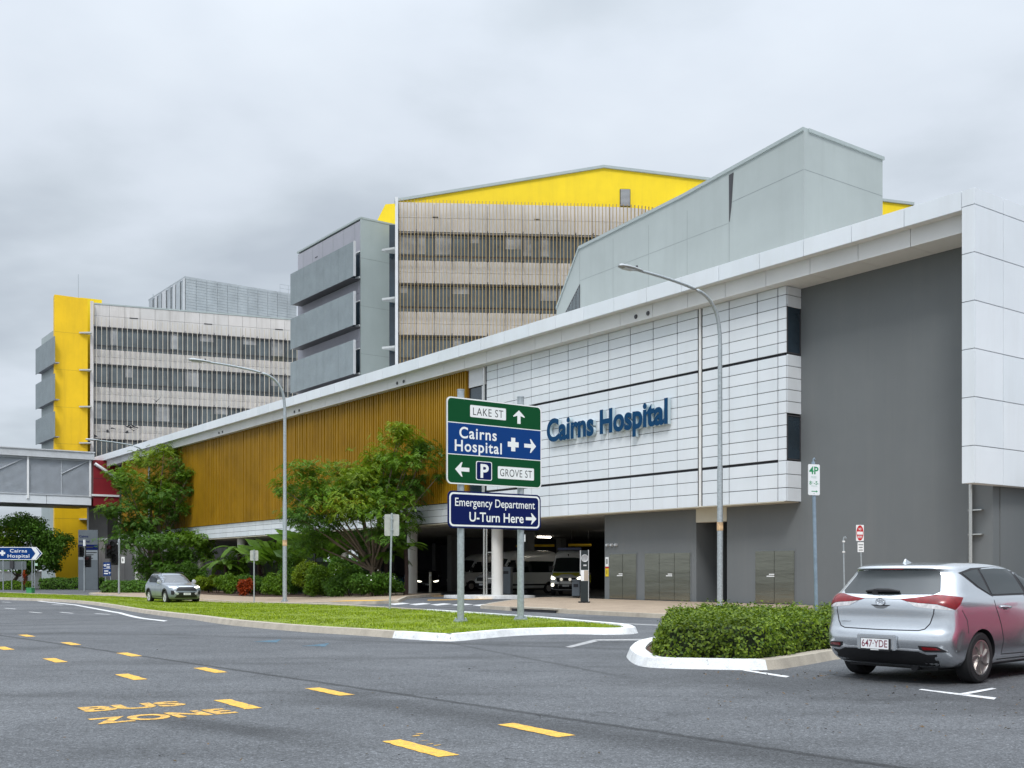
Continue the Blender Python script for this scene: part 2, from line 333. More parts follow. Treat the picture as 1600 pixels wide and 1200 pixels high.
def put_text(mb, body, x, z, y, w=None, h=None, bold=0.0, mi=0, spacing=1.0):
    vs, fs = text_geo(body, w, h, bold, 0.0, spacing)                    # on a board facing -y: centre (x, z), plane y
    mb.add([(x + v.x, y, z + v.y) for v in vs], fs, mi)
def rrect(x0, x1, z0, z1, r, n=5):
    pts = []
    for cx, cz, a0 in ((x1 - r, z1 - r, 0), (x0 + r, z1 - r, 90), (x0 + r, z0 + r, 180), (x1 - r, z0 + r, 270)):
        for k in range(n + 1):
            a = R(a0 + 90 * k / n); pts.append((cx + r * math.cos(a), cz + r * math.sin(a)))
    return pts
def plate(mb, poly, y0, y1, mi=0): mb.prism(poly, lambda p, k: Vector((p[0], y0 if k == 0 else y1, p[1])), mi)
def inside(p, poly):
    c = False; n = len(poly); j = n - 1
    for i in range(n):
        if (poly[i][1] > p[1]) != (poly[j][1] > p[1]) and p[0] < (poly[j][0] - poly[i][0]) * (p[1] - poly[i][1]) / (poly[j][1] - poly[i][1]) + poly[i][0]: c = not c
        j = i
    return c
def densify(poly, step, closed=True):
    o = []; n = len(poly)
    for i in range(n if closed else n - 1):
        a, b = Vector(poly[i][:2]), Vector(poly[(i + 1) % n][:2]); k = max(1, int((b - a).length / step))
        o += [a + (b - a) * (q / k) for q in range(k)]
    if not closed: o.append(Vector(poly[-1][:2]))
    return o
def tri_fill(poly, step, dens=True):
    """triangulated polygon with inner points: list of 2D points, faces, number of border points"""
    b = densify(poly, step) if dens else [Vector(p[:2]) for p in poly]
    xs = [p.x for p in b]; ys = [p.y for p in b]; pts = list(b)
    nx = min(90, int((max(xs) - min(xs)) / step)); ny = min(90, int((max(ys) - min(ys)) / step))
    sx = (max(xs) - min(xs)) / max(1, nx); sy = (max(ys) - min(ys)) / max(1, ny)
    for i in range(1, nx):
        for j in range(1, ny):
            q = Vector((min(xs) + i * sx, min(ys) + j * sy))
            if inside(q, b): pts.append(q)
    n = len(b)
    r = delaunay_2d_cdt(pts, [(i, (i + 1) % n) for i in range(n)], [list(range(n))], 1, 1e-5)
    return r[0], r[2], n
def catmull(pts, n=6, closed=False):
    P = [Vector(p[:2]) for p in pts]; o = []; m = len(P)
    for i in range(m if closed else m - 1):
        p0, p1, p2, p3 = [P[(i + k) % m] if closed else P[max(0, min(m - 1, i + k))] for k in (-1, 0, 1, 2)]
        for q in range(n):
            t = q / n; o.append(0.5 * ((2 * p1) + (p2 - p0) * t + (2 * p0 - 5 * p1 + 4 * p2 - p3) * t * t + (3 * p1 - p0 - 3 * p2 + p3) * t ** 3))
    if not closed: o.append(P[-1])
    return o
def sheet(name, poly, off, m, step=1.0, parent=None, kind=None):
    vs, fs, _ = tri_fill(poly, step); mb = MB(); mb.add([(p.x, p.y, g(p.x, p.y) + off) for p in vs], [f for f in fs])
    o = mb.build(name, m, parent)
    # sheets face up
    if o.data.polygons and sum(p.normal.z * p.area for p in o.data.polygons) < 0: o.data.flip_normals()
    if kind: o['kind'] = kind
    return o
def inset(poly, d):
    n = len(poly); area = sum(poly[i][0] * poly[(i + 1) % n][1] - poly[(i + 1) % n][0] * poly[i][1] for i in range(n)); sg = 1 if area > 0 else -1
    o = []
    for i in range(n):
        a, b, c = (Vector(poly[(i + k) % n][:2]) for k in (-1, 0, 1)); d1 = (b - a).normalized(); d2 = (c - b).normalized()
        nn = Vector((-d1.y - d2.y, d1.x + d2.x)); k = 1 + d1.dot(d2)
        o.append(b + nn / max(0.6, k) * d * sg)
    return o

# ---------------------------------------------------------------- hospital grid: x along the street front, y into the site
AX = Vector((0.5919130771556906, -0.8060018046456728, 0)); RX = Vector((0.8060018046456728, 0.5919130771556906, 0))
ROT = math.atan2(AX.y, AX.x)
P0 = Vector((4.468, 50.072, 0))
def fw(x, y, z=0): p = P0 + AX * x + RX * y; p.z = z; return p

# ================================================================ THE GROUND
def build_ground():
    xs = [-1500, -700, -350, -180, -110, -80, -60] + [-40 + i for i in range(61)] + [40, 60, 110, 200, 400, 900, 1500]
    ys = [-300, -80, -20] + [i for i in range(71)] + [80, 100, 120, 150, 220, 400, 900, 2500]
    vs = [(x, y, g(x, y)) for y in ys for x in xs]; n = len(xs)
    fs = [(j * n + i, j * n + i + 1, (j + 1) * n + i + 1, (j + 1) * n + i) for j in range(len(ys) - 1) for i in range(n - 1)]
    mb = MB(); mb.add(vs, fs); return tag(mb.build('road', asphalt, fixn=False, smooth=30), kind='structure')
road = build_ground()
def mark(pix, m, name='lane_marking', off=0.004, step=1.5):  # a painted mark from its corners
    q = [ground(u, v) for u, v in pix]; return sheet(name, [(p.x, p.y) for p in q], off, m, step, road)
# yellow broken lines of the bus zone: each dash from its two end centres
A0, A1 = Vector((-0.03, 9.49)), Vector((-10.67, 23.53))
def dash(cx, cy, d, L, w, m, name='lane_marking'):
    d = Vector(d).normalized(); n = Vector((-d.y, d.x)); c = Vector((cx, cy))
    p = [c - d * L / 2 - n * w / 2, c + d * L / 2 - n * w / 2, c + d * L / 2 + n * w / 2, c - d * L / 2 + n * w / 2]
    rr = random.Random(int(cx * 77)); q = densify(p, 0.07); q = [v + Vector((rr.uniform(-.008, .008), rr.uniform(-.008, .008))) for v in q]
    return sheet(name, q, 0.004, m, 0.5, road)
for cx, cy in ((0.20, 9.5), (-2.13, 12.53), (-4.28, 15.26), (-6.45, 18.12), (-8.55, 20.85), (-10.6, 23.5)):
    dash(cx, cy, (0.575, -0.82), 0.92, 0.185, ymark)
for cx, cy in ((-0.74, 8.53), (-2.90, 11.35), (-5.06, 14.28), (-7.2, 16.95), (-9.25, 19.6), (-11.3, 22.2)):
    dash(cx, cy, (0.575, -0.82), 0.92, 0.18, ymark)
for u, v in ((90, 945), (16, 951), (55, 957), (104, 957.5), (160, 959.5), (10, 941)):
    p = ground(u, v); dash(p.x, p.y, (0.66, -0.75), 1.6, 0.14, wmark)
mark([(60, 938.8), (120, 945.0), (190, 957.2), (262, 970), (256, 971.2), (184, 958.2), (116, 945.7), (58, 939.4)], wmark, step=.4)
# BUS ZONE lettering, worn
def ground_text(body, c, xd, w, h, m, name='road_lettering', bold=0.035):
    vs, fs = text_geo(body, w, h, bold); xd = Vector(xd).normalized(); yd = Vector((-xd.y, xd.x))
    mb = MB(); q = [Vector(c) + xd * v.x + yd * v.y for v in vs]; mb.add([(p.x, p.y, g(p.x, p.y) + 0.004) for p in q], fs)
    return mb.build(name, m, road, fixn=False)
ground_text('BUS', (-3.93, 11.16), (0.83, 0.55), 1.02, 0.44, yworn, bold=.040)
ground_text('ZONE', (-3.38, 10.42), (0.80, 0.60), 1.36, 0.44, yworn, bold=.040)
for u, v in ((650, 1150), (683, 1165), (663, 1158), (672, 1163), (655, 1147)):
    p = ground(u, v); dash(p.x, p.y, (0.8, 0.6), 0.07, 0.02, yworn)
# bay lines by the parked hatchback
mark([(1435, 1078), (1440, 1077), (1557, 1090.5), (1553, 1093.5)], wmark)
mark([(1496, 1085), (1550, 1075.6), (1557, 1077), (1508, 1086.3)], wmark, off=0.007)
mark([(1160, 1048), (1166, 1047), (1234, 1057), (1228, 1059)], wmark)
# turning arrow scraps and service marks
mark([(883, 1011), (893, 1012), (935, 1002), (928, 999.5)], wworn); mark([(928, 999.5), (935, 1001.5), (1038, 1001), (1030, 998.5)], wworn, off=0.007)
mark([(395, 1003), (440, 999), (432, 1004), (415, 1003.5)], bluemark); mark([(470, 1010), (515, 1005), (508, 1010.5), (490, 1009.5)], bluemark)
mark([(820, 966.5), (1030, 976.5), (1030, 977.8), (820, 967.4)], wworn)
# pedestrian crossing at the driveway
for i in range(7):
    a, b = (606 + 33 * i, 943.9 + .45 * i), (628 + 33 * i, 941.9 + .45 * i)
    mark([a, (a[0] + 11, a[1] + 1.5), (b[0] + 13, b[1] + 1.3), b], wmark, off=.006)
mark([(668, 937.2), (770, 935.4), (770, 936.4), (668, 938.4)], yworn); mark([(800, 937), (905, 934), (905, 935), (800, 938.4)], yworn); mark([(672, 931), (740, 930), (740, 930.8), (672, 932)], yworn)

def island(name, outline, h=0.14, kw=0.32, white_from=None, topm=None, topoff=0.10):
    """raised kerb island: kerb ring (concrete, painted white where white_from(p) is true) round an inner bed"""
    o = inset(outline, 0.0); a = inset(outline, 0.07); b = inset(outline, kw); n = len(o)
    root = tag(sheet(name, b, topoff, topm or grassb, 0.8), kind='structure')
    for nm, m, pick in (('kerb', kerbc, False), ('painted_kerb', kerbw, True)):
        mb = MB()
        for i in range(n):
            j = (i + 1) % n
            if bool(white_from and white_from((o[i] + o[j]) / 2)) != pick: continue
            P = lambda p, z: (p.x, p.y, g(p.x, p.y) + z)
            q = [P(o[i], -0.03), P(o[j], -0.03), P(a[j], h), P(a[i], h), P(b[j], h), P(b[i], h), P(b[j], topoff - 0.05), P(b[i], topoff - 0.05)]
            mb.add(q, [(0, 1, 2, 3), (3, 2, 4, 5), (5, 4, 6, 7)])
        if mb.v:
            bm = bmesh.new(); ob = mb.build(nm, m, root); bm.from_mesh(ob.data); bmesh.ops.remove_doubles(bm, verts=bm.verts, dist=0.002); bmesh.ops.recalc_face_normals(bm, faces=bm.faces); bm.to_mesh(ob.data); bm.free()
            ob.data.polygons.foreach_set('use_smooth', [True] * len(ob.data.polygons)); ob.data.set_sharp_from_angle(angle=R(35))
            if sum(p.normal.z * p.area for p in ob.data.polygons) < 0: ob.data.flip_normals()
    return root, b
near = [(-60, 934.5), (0, 937), (100, 941), (170, 949), (250, 962), (330, 973), (400, 981), (480, 988), (560, 993), (625, 998), (690, 1002), (725, 1001), (800, 994), (880, 991), (950, 991.8), (985, 991), (998, 989.2)]
far_ = [(990, 985.2), (970, 982.2), (930, 978.5), (850, 971), (700, 960), (600, 953.5), (450, 946), (320, 939.5), (160, 933.5), (0, 928), (-60, 926.5)]
isl = catmull([ground(*p) for p in near], 5) + catmull([ground(*p) for p in far_], 4)
med, med_in = island('grass_median', isl, white_from=lambda p: p.x > -2.5)
hed = [(1305, 1031), (1250, 1041), (1200, 1047), (1100, 1046), (1030, 1044), (996, 1040), (980, 1030), (980, 1022), (1000, 1010), (1060, 999), (1110, 994)]
hp = catmull([ground(*p) for p in hed], 4); h1 = Vector((7.6, 19.5))
hp = hp + [Vector((4.3, 22.6)), Vector((5.2, 22.9)), Vector((9.0, 21.0)), h1]
hisl, hed_in = island('hedge_bed', hp, white_from=lambda p: p.x < 3.55, topm=soil, topoff=0.09)

# grass on the median: blades, too many to count
def grass(poly, n, seed, h=(0.035, 0.085), z0=0.10):
    rr = random.Random(seed); xs = [p[0] for p in poly]; ys = [p[1] for p in poly]; mb = MB(); vs, fs = [], []; c = 0
    while c < n:
        t = rr.random() ** 1.5                                            # more blades near the street end
        x = max(xs) - (max(xs) - min(xs)) * t; y = rr.uniform(min(ys), max(ys))
        if not inside((x, y), poly): continue
        z = g(x, y) + z0 - 0.01; k = rr.choice((2, 3, 3, 4)); sc = 1 + t * 1.2
        for _ in range(k):
            a = rr.uniform(0, 6.28); w = rr.uniform(.006, .013) * sc; hh = rr.uniform(*h) * (0.8 + 0.4 * math.sin(x * 1.7) * math.sin(y * 1.3)); l = rr.uniform(-.05, .05); m = rr.uniform(-.05, .05)
            px, py = x + rr.uniform(-.05, .05), y + rr.uniform(-.05, .05); o = len(vs)
            vs += [(px - w * math.cos(a), py - w * math.sin(a), z), (px + w * math.cos(a), py + w * math.sin(a), z), (px + l, py + m, z + hh)]; fs.append((o, o + 1, o + 2))
        c += 1
    mb.add(vs, fs); return tag(mb.build('median_grass', grassm, fixn=False), 'short bright green grass covering the median strip', 'grass', kind='stuff')
grass(inset([tuple(p) for p in med_in], -0.03), 30000, 5)

# footpath and garden beds in front of the hospital, in street-grid coordinates
def grid_sheet(name, pts, off, m, step=1.5, parent=None, kind=None):
    return sheet(name, [tuple(fw(x, y)[:2]) for x, y in pts], off, m, step, parent, kind)
def kerb_line(name, pts, parent=None, w=0.16, h=0.13, m=None):
    q = densify([tuple(fw(x, y)[:2]) for x, y in pts], 1.2, closed=False); mb = MB(); vs = []; n = len(q)
    for i, p in enumerate(q):
        d = (q[min(i + 1, n - 1)] - q[max(0, i - 1)]).normalized(); nn = Vector((-d.y, d.x)); z = g(p.x, p.y)
        for o, hh in ((-w / 2 - .03, -.03), (-w / 2, h), (w / 2, h), (w / 2, -.03)): r = p + nn * o; vs.append((r.x, r.y, z + hh))
    fs = [(i * 4 + k, i * 4 + k + 1, i * 4 + k + 5, i * 4 + k + 4) for i in range(n - 1) for k in range(3)]
    mb.add(vs, fs); return mb.build(name, m or kerbc, parent)
pathR = [(-4.4, -0.2), (-3.2, -2.4), (-0.5, -5.4), (2.2, -8.2), (4.2, -10.0), (6.5, -10.5), (60, -10.4), (60, 0.0)]
fpR = grid_sheet('footpath', pathR, 0.125, paving, 2.0, kind='structure')
kerb_line('kerb', [(-4.4, 2), (-4.4, -0.2), (-3.2, -2.4), (-0.5, -5.4), (2.2, -8.2), (4.2, -10.0), (6.5, -10.5), (60, -10.4)], fpR)
pathL = [(-67, 0.6), (-55, -7.0), (-49, -10.2), (-45, -10.9), (-30, -11.4), (-20, -11.7), (-11.3, -12.3), (-6, -11.8), (-3.4, -10.4), (-4.0, -9.0), (-10.6, -4.6), (-15.5, 0.6)]
fpL = grid_sheet('footpath', pathL, 0.125, paving, 2.5, kind='structure')
kerb_line('kerb', pathL, fpL)
bed = grid_sheet('garden_bed', [(-60, -5.0), (-30, -5.2), (-20.5, -5.0), (-18.2, -3.6), (-18.6, -1.2), (-22, -.5), (-60, -.5)], 0.15, soil, 2.5, kind='structure')
grate = MB(); M = Matrix.Translation(P0) @ Matrix.Rotation(ROT, 4, 'Z'); grate.box(6.9, 9.4, -10.62, -10.47, -.02, .095, 0, M); grate.box(6.8, 9.5, -10.64, -10.2, .096, .15, 1, M)
tag(grate.build('storm_drain', [gap, kerbc]), 'dark kerb inlet of a storm drain cut into the footpath edge', 'drain')
# tactile strip on the left footpath corner
grid_sheet('tactile_paving', [(-6.4, -11.2), (-3.9, -10.2), (-4.6, -8.9), (-6.9, -9.9)], 0.132, mat('tactile_yellow', (0.62, 0.36, 0.06), 0.8, speck=.2), 1.0, fpL)

# ================================================================ HOSPITAL FRONT BUILDING (grid frame: x along street, y into site)
hosp = thing('hospital_building', 'long low hospital block with white tiled cladding, gold fin screen and folded white roof edge', 'building', P0, ROT)
YW, YR, YL = -0.857, -1.75, -1.38
ZB, ZS = 4.06, 12.2
XR = 18.81                                               # outer end of the grey wall
# dark backing box that carries everything, undercroft left open below
mb = MB()
mb.box(-73.6, 11.0, YW + 0.06, 0.35, ZB + 0.03, ZS - 0.01)
mb.box(-73.6, XR - 0.02, 0.36, 32, ZB + 0.03, ZS - 0.02)
mb.build('upper_storeys', gap, hosp)
# grey rendered wall with a doorway recess
mb = MB()
mb.box(-0.23, 5.63, 0, 0.3, -0.2, ZB + 0.02); mb.box(5.63, 7.36, 0.0, 0.3, 3.49, ZB + 0.02); mb.box(7.36, XR, 0, 0.3, -0.2, ZB + 0.02); mb.box(11.0, XR, 0.0, 0.3, ZB + 0.02, ZS)
mb.box(5.33, 5.63, 0.3, 3.2, -0.2, 4); mb.box(7.36, 7.66, 0.3, 3.2, -0.2, 4); mb.box(5.63, 7.36, 3.2, 3.5, -0.2, 4)
mb.box(-0.23, 0.07, 0.3, 12, -0.2, ZB); mb.box(XR - .3, XR, 0.3, 30, -0.2, ZS)
mb.build('grey_wall', greyw, hosp)
mb = MB(); mb.box(5.64, 7.35, -0.03, 0.5, 3.47, ZB + 0.02); mb.build('door_head', beige, hosp)
d = MB(); d.box(6.55, 7.3, 3.12, 3.19, 0, 2.2); dr = d.build('door', mat('door_grey', (0.17, 0.19, 0.20), 0.5), hosp)
d = MB()
for k in range(8): d.box(6.62, 7.22, 3.08, 3.11, 1.75 + k * .05, 1.78 + k * .05)
d.build('door_louvre', alu, dr)
d = MB(); d.box(6.6, 7.25, 3.07, 3.12, 1.15, 1.18); d.build('push_bar', alu, dr)
d = MB(); d.lathe([(0.0, 0), (0.09, .02), (0.1, .1), (0.05, .2)], 12, (7.25, 2.6, 2.55), 'z'); d.build('alarm_lamp', sred, hosp)
# cladding panels: separate trays with open joints
def panels(mb, xs, zs, y, th=0.05, jx=0.042, jz=0.024, wide=()):
    for i in range(len(xs) - 1):
        for k in range(len(zs) - 1):
            lo = zs[k] + (0.055 if any(abs(zs[k] - w) < 1e-3 for w in wide) else jz / 2); hi = zs[k + 1] - (0.055 if any(abs(zs[k + 1] - w) < 1e-3 for w in wide) else jz / 2)
            mb.box(xs[i] + jx / 2, xs[i + 1] - jx / 2, y, y + th, lo, hi)
rows = [ZB] + [ZB + (5.6 - ZB) * k / 3 for k in (1, 2)] + [5.6 + 0.4478 * k for k in range(9)] + [9.63 + 0.4478 * k for k in range(6)] + [ZS]
rows = sorted(set(round(r, 4) for r in rows))
xs = [-8.65] + [-7.67 + 1.447 * k for k in range(13)]
xs = [x for x in xs if not (6.3 < x < 6.9)]
xa = [x for x in xs if x < 6] + [6.54]; xb = [6.78] + [x for x in xs if x > 7] + [10.7]
mb = MB(); panels(mb, xa, rows, YW, wide=(5.6, 9.63)); panels(mb, xb, rows, YW, wide=(5.6, 9.63)); panels(mb, [10.7, 11.12], rows, YW, wide=(9.63,))
# return of the box beside the grey wall, with two slot windows
for k in range(len(rows) - 1):
    zc = (rows[k] + rows[k + 1]) / 2
    if 9.64 < zc < 11.5 or 5.6 < zc < 7.3: continue
    mb.box(11.07, 11.12, YW + 0.06, 0.0, rows[k] + .011, rows[k + 1] - .011)
mb.build('white_cladding', white, hosp, bevel=0.006)
for z0, z1 in ((9.66, 11.52), (5.63, 7.34)):
    w = MB(); w.box(11.03, 11.09, YW + .07, -0.02, z0, z1); wo = w.build('slot_window', glass3, hosp)
    w = MB(); w.box(11.03, 11.11, YW + .06, YW + .1, z0, z1); w.box(11.03, 11.11, -.05, -.005, z0, z1); w.box(11.03, 11.11, YW + .1, -.05, z0, z0 + .05); w.box(11.03, 11.11, YW + .1, -.05, z1 - .05, z1); w.build('window_frame', frame_m, wo)
for x in (6.66, -8.78):
    mb = MB(); mb.tube([(x, YW + .02 if x > 0 else YW - .06, 0.1 if x < 0 else ZB), (x, YW + .02 if x > 0 else YW - .06, ZS)], 0.055 if x < 0 else .06, 10); mb.build('downpipe', stain if x < 0 else whitep, hosp, smooth=40)
# recessed dark window between screen and cladding
mb = MB(); mb.box(-10.25, -8.7, YW - .0 + .03, YW + .058, 5.24, 11.2); wo = mb.build('recess_window', glass3, hosp)
mb = MB(); mb.box(-10.25, -8.7, YW - .04, YW + .02, 11.25, ZS); mb.box(-9.0, -8.9, YW - .05, YW + .02, 4.1, 11.2); mb.build('window_frame', alu, wo)
# gold screen of vertical fins on a backing sheet
mb = MB(); rr = random.Random(3); x = -72.2
mb.box(-72.3, -10.3, YW - 0.02, YW + 0.05, 5.24, ZS, 1)
while x < -10.3:
    d = 0.13 + rr.uniform(-.03, .03); mb.box(x, x + 0.075, YW - 0.03 - d, YW - 0.022, 5.2, ZS - .005, 0); x += 0.222
mb.build('gold_fin_screen', [gold, golddk], hosp)
# white band under it
mb = MB(); bx = [-73.7 + 1.447 * k for k in range(45)]; bx = [b for b in bx if b < -8.9]
panels(mb, bx, [4.12, 4.5, 4.87, 5.18], YW); mb.build('white_band', white, hosp)
# soffits
mb = MB(); mb.box(-73.6, 11.0, YW + 0.01, 0.05, ZB - .02, ZB + 0.028); mb.build('lower_soffit', beige, hosp)
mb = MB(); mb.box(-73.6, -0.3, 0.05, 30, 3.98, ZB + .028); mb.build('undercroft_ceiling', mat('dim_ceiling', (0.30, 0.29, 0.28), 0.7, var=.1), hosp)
# roof: upper fascia, set-back lower fascia, soffit, top
XE = -80.4
def strip_panels(mb, x0, x1, L, y, th, z0, z1, j=0.022):
    n = int((x1 - x0) / L) + 1; e = x1
    while e > x0 + 0.05:
        s = max(x0, e - L); mb.box(s + j / 2, e - j / 2, y, y + th, z0, z1); e = s
roof = MB(); roof.box(XE, 18.7, -1.68, 31, 12.85, 13.34); rf = roof.build('roof', soffit, hosp)
mb = MB(); strip_panels(mb, XE, 18.77, 2.05, YR, 0.06, 12.79, 13.4); mb.build('roof_fascia', white, hosp, bevel=0.006)
mb = MB(); strip_panels(mb, XE, 18.77, 2.05, YR + .062, 0.36, 12.79, 12.845); strip_panels(mb, XE, 18.77, 2.05, YL, 0.05, ZS, 12.788); mb.build('lower_fascia', soffit, hosp)
mb = MB(); strip_panels(mb, XE + 6, 18.77, 2.05, YL + .052, 1.48, ZS + .002, ZS + .04); mb.build('roof_soffit', soffit, hosp)
mb = MB(); mb.box(XE + .05, 18.7, YL + .05, 0.3, ZS + .06, 12.83); mb.build('roof_core', gap, hosp)
for x in (3.4, -17, -31, -45, -59):
    for dx in (0, .75):
        m = MB(); m.lathe([(0, -.03), (0.08, -.03), (0.10, 0.0), (0.08, .02)], 12, (x + dx, YL - .02, 12.42), 'y'); m.build('roof_drain_spout', frame_m, hosp)
# the hanging white end leg of the frame
lz = [4.16, 5.34, 6.86, 8.37, 9.87, 11.38, 12.87, 13.4]
mb = MB()
for k in range(len(lz) - 1):
    mb.box(18.78, 19.21, YR, YR + .06, lz[k] + .011, lz[k + 1] - .011)
    y = YR + .062
    for L in (1.62, 1.62, 1.62, 1.62, 1.62, 1.62): mb.box(19.15, 19.21, y, y + L - .022, lz[k] + .011, lz[k + 1] - .011); y += L
mb.build('end_wall_cladding', white, hosp, bevel=0.006)
mb = MB(); mb.box(18.83, 19.14, YR + .064, 8.0, 4.17, 13.36); mb.build('end_wall', soffit, hosp)
mb = MB(); mb.box(18.81, 18.85, 0.4, 8, -.2, 4.15); mb.box(19.0, 30, 3.0, 3.3, -.2, 4.6); mb.build('side_wall', greyw, hosp)
mb = MB(); mb.tube([(18.12, -.13, 0.1), (18.12, -.13, 4.6)], .07, 12)
for z in (1.2, 2.6, 3.4): mb.box(18.02, 18.5, -.14, -.0, z, z + .04)
mb.build('stainless_downpipe', stain, hosp, smooth=40)
# stainless service doors: leaves separately
for x0, x1, n in ((0.13, 1.96, 2), (2.5, 5.3, 3), (8.88, 10.82, 2)):
    f = MB(); f.box(x0 - .05, x1 + .05, -.018, -.003, 0.13, 2.25); fo = f.build('service_cupboard', greyw, hosp)
    for k in range(n):
        a = x0 + (x1 - x0) * k / n; b = x0 + (x1 - x0) * (k + 1) / n
        m = MB(); m.box(a + .008, b - .008, -.04, -.02, 0.16, 2.2); m.build('cupboard_door', steel, fo, bevel=.004)
    m = MB(); cx = x0 + (x1 - x0) * (.5 if n != 3 else .62)
    for k, ww in ((0, .26), (1, .38)): m.box(cx - ww, cx, -.045, -.041, 1.27 - k * .075, 1.31 - k * .075)
    m.build('small_white_notice', swhite, fo)
# dimensional lettering
for m_, yf, dep, bold, nm in ((letterb, YW - .235, .012, 0.034, 'lettering'), (lettere, YW - .222, .17, 0.030, 'lettering_return')):
    vs, fs = text_geo('Cairns Hospital', 8.25, 1.13, bold, dep)
    mb = MB(); mb.add([(0.90 + v.x, yf + dep / 2 - v.z, 8.20 + v.y) for v in vs], fs); mb.build(nm, m_, hosp)
# undercroft columns
for k in range(8):
    x = -8.87 - 8.75 * k; mb = MB(); mb.lathe([(0.31, -0.6), (0.31, ZB - .03)], 24, (x, 0.0, 0)); mb.build('column', colw, hosp, smooth=40)
for x in (-9, -18, -27, -36, -45, -54):
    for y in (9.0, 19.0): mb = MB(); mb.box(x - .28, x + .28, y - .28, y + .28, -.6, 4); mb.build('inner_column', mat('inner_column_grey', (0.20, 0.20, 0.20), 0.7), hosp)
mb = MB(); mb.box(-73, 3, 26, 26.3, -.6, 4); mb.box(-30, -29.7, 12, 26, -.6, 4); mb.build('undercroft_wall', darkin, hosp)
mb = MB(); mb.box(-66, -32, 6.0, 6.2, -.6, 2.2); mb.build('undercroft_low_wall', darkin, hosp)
for x, y, l in ((-3.0, 4.5, 1.5), (-13.0, 12, 1.2), (-24, 15, 1.2), (-9.5, 20, 1.2)):
    mb = MB(); mb.box(x - .06, x + .06, y - l / 2, y + l / 2, 3.86, 3.94); mb.build('ceiling_tube', tube_on, hosp)
# hanging clearance bars, yellow
for u0, u1, v0, v1, Y in ((829, 866, 850.5, 854.5, 70), (806, 832, 851.5, 855, 72), (888, 924, 849.5, 854, 68)):
    p0, p1 = (at(u0, Y), Y), (at(u1, Y), Y); z1, z0 = zat(v0, Y), zat(v1, Y)
    cb = thing('clearance_bar', {829: 'yellow height clearance bar hung over the van bay behind the round column', 806: 'shortest yellow height bar, half hidden behind the tall sign post', 888: 'yellow height clearance bar hung above the ambulance roof'}[u0], 'height bar', (p0[0], Y, z0), 0, 'height bars under the hospital')
    m = MB(); m.tube([(0, 0, (z1 - z0) / 2), (p1[0] - p0[0], 0, (z1 - z0) / 2)], (z1 - z0) / 2, 10); m.build('bar', mat('bar_yellow', (0.65, 0.40, 0.02), 0.5, em=(0.7, 0.4, 0.02), ems=0.25) if False else mat('bar_yellow', (0.75, 0.47, 0.02), 0.5), cb)
    m = MB(); m.tube([(.2, 0, .1), (.2, 0, 3.97 - z0)], .015, 6); m.tube([(p1[0] - p0[0] - .2, 0, .1), (p1[0] - p0[0] - .2, 0, 3.97 - z0)], .015, 6); m.build('chain', frame_m, cb)
# kerb pad under the big round column, wheel stop pad
p = fw(-8.6, -1.0)
mb = MB(); pad = [(-10.6, -2.1), (-9.6, -2.6), (-7.6, -2.2), (-6.4, -.6), (-6.6, .8), (-8.8, 1.0), (-10.4, -.2)]
q = [fw(*a) for a in catmull(pad, 4, True)]
mb.prism([(a.x, a.y) for a in q], lambda c, k: Vector((c[0], c[1], -.02 + .17 * k))); tag(mb.build('column_island', kerbw, smooth=40), kind='structure')

# ================================================================ PLANT BLOCK (pale grey-green, sloping parapet) on the front building's roof
pb = thing('plant_block', 'pale grey green windowless block with a sloping parapet, rising behind the white roof edge', 'building', fw(0, 6, 13.3), ROT)
def pz(z): return z - 13.3
prof = [(-11.6, 13.35), (-11.31, 16.66), (-9.27, 19.7), (-1.0, 20.36), (2.04, 20.73), (6.47, 21.24), (6.47, 13.35)]
mb = MB(); mb.prism([(x, pz(z)) for x, z in prof], lambda p, k: Vector((p[0], 0 if k == 0 else 5.88, p[1]))); mb.build('wall', plantg, pb)
mb = MB(); top = prof[1:6]
for i in range(4):
    (x0, z0), (x1, z1) = top[i], top[i + 1]
    mb.prism([(x0, pz(z0)), (x1, pz(z1)), (x1, pz(z1) + .16), (x0, pz(z0) + .16)], lambda p, k: Vector((p[0], -.07 if k == 0 else .3, p[1])))
mb.box(6.3, 6.54, .3, 5.95, pz(21.24), pz(21.40)); mb.build('roof_flashing', boxg, pb)
jm = mat('panel_joint', (0.25, 0.28, 0.28), 0.7)
mb = MB()
def wall_line(x0, z0, x1, z1, w=.03): mb.prism([(x0, pz(z0) - w / 2), (x1, pz(z1) - w / 2), (x1, pz(z1) + w / 2), (x0, pz(z0) + w / 2)], lambda p, k: Vector((p[0], -.004 if k == 0 else .02, p[1])))
wall_line(2.1, 19.2, 6.46, 19.5)
mb.box(6.46, 6.474, .02, 5.88, pz(19.49), pz(19.52)); mb.box(2.0, 2.03, -.004, .02, pz(13.5), pz(20.6))
for z in (16.0, 17.9): wall_line(-9.2, z, 2.0, z + .35, .018)
for x in (-9.25, -6.4, -3.6, -0.8): mb.box(x, x + .018, -.004, .02, pz(13.5), pz(19.6))
mb.build('panel_joints', jm, pb)
mb = MB(); mb.prism([(2.02, pz(20.55)), (2.3, pz(20.6)), (2.16, pz(19.0)), (2.04, pz(18.3))], lambda p, k: Vector((p[0], -.03 if k == 0 else .02, p[1]))); mb.build('torn_flashing', frame_m, pb)
mb = MB(); mb.prism([(-11.2, pz(15.6)), (-9.2, pz(17.7)), (-9.2, pz(13.5)), (-11.2, pz(13.5))], lambda p, k: Vector((p[0], -.03 if k == 0 else .02, p[1])), 0)
for k in range(16): mb.box(-11.15 + k * .125, -11.10 + k * .125, -.05, -.03, pz(13.5), pz(15.55 + 1.05 * k * .125), 1)
mb.build('vent_mesh', [frame_m, screen_m], pb)

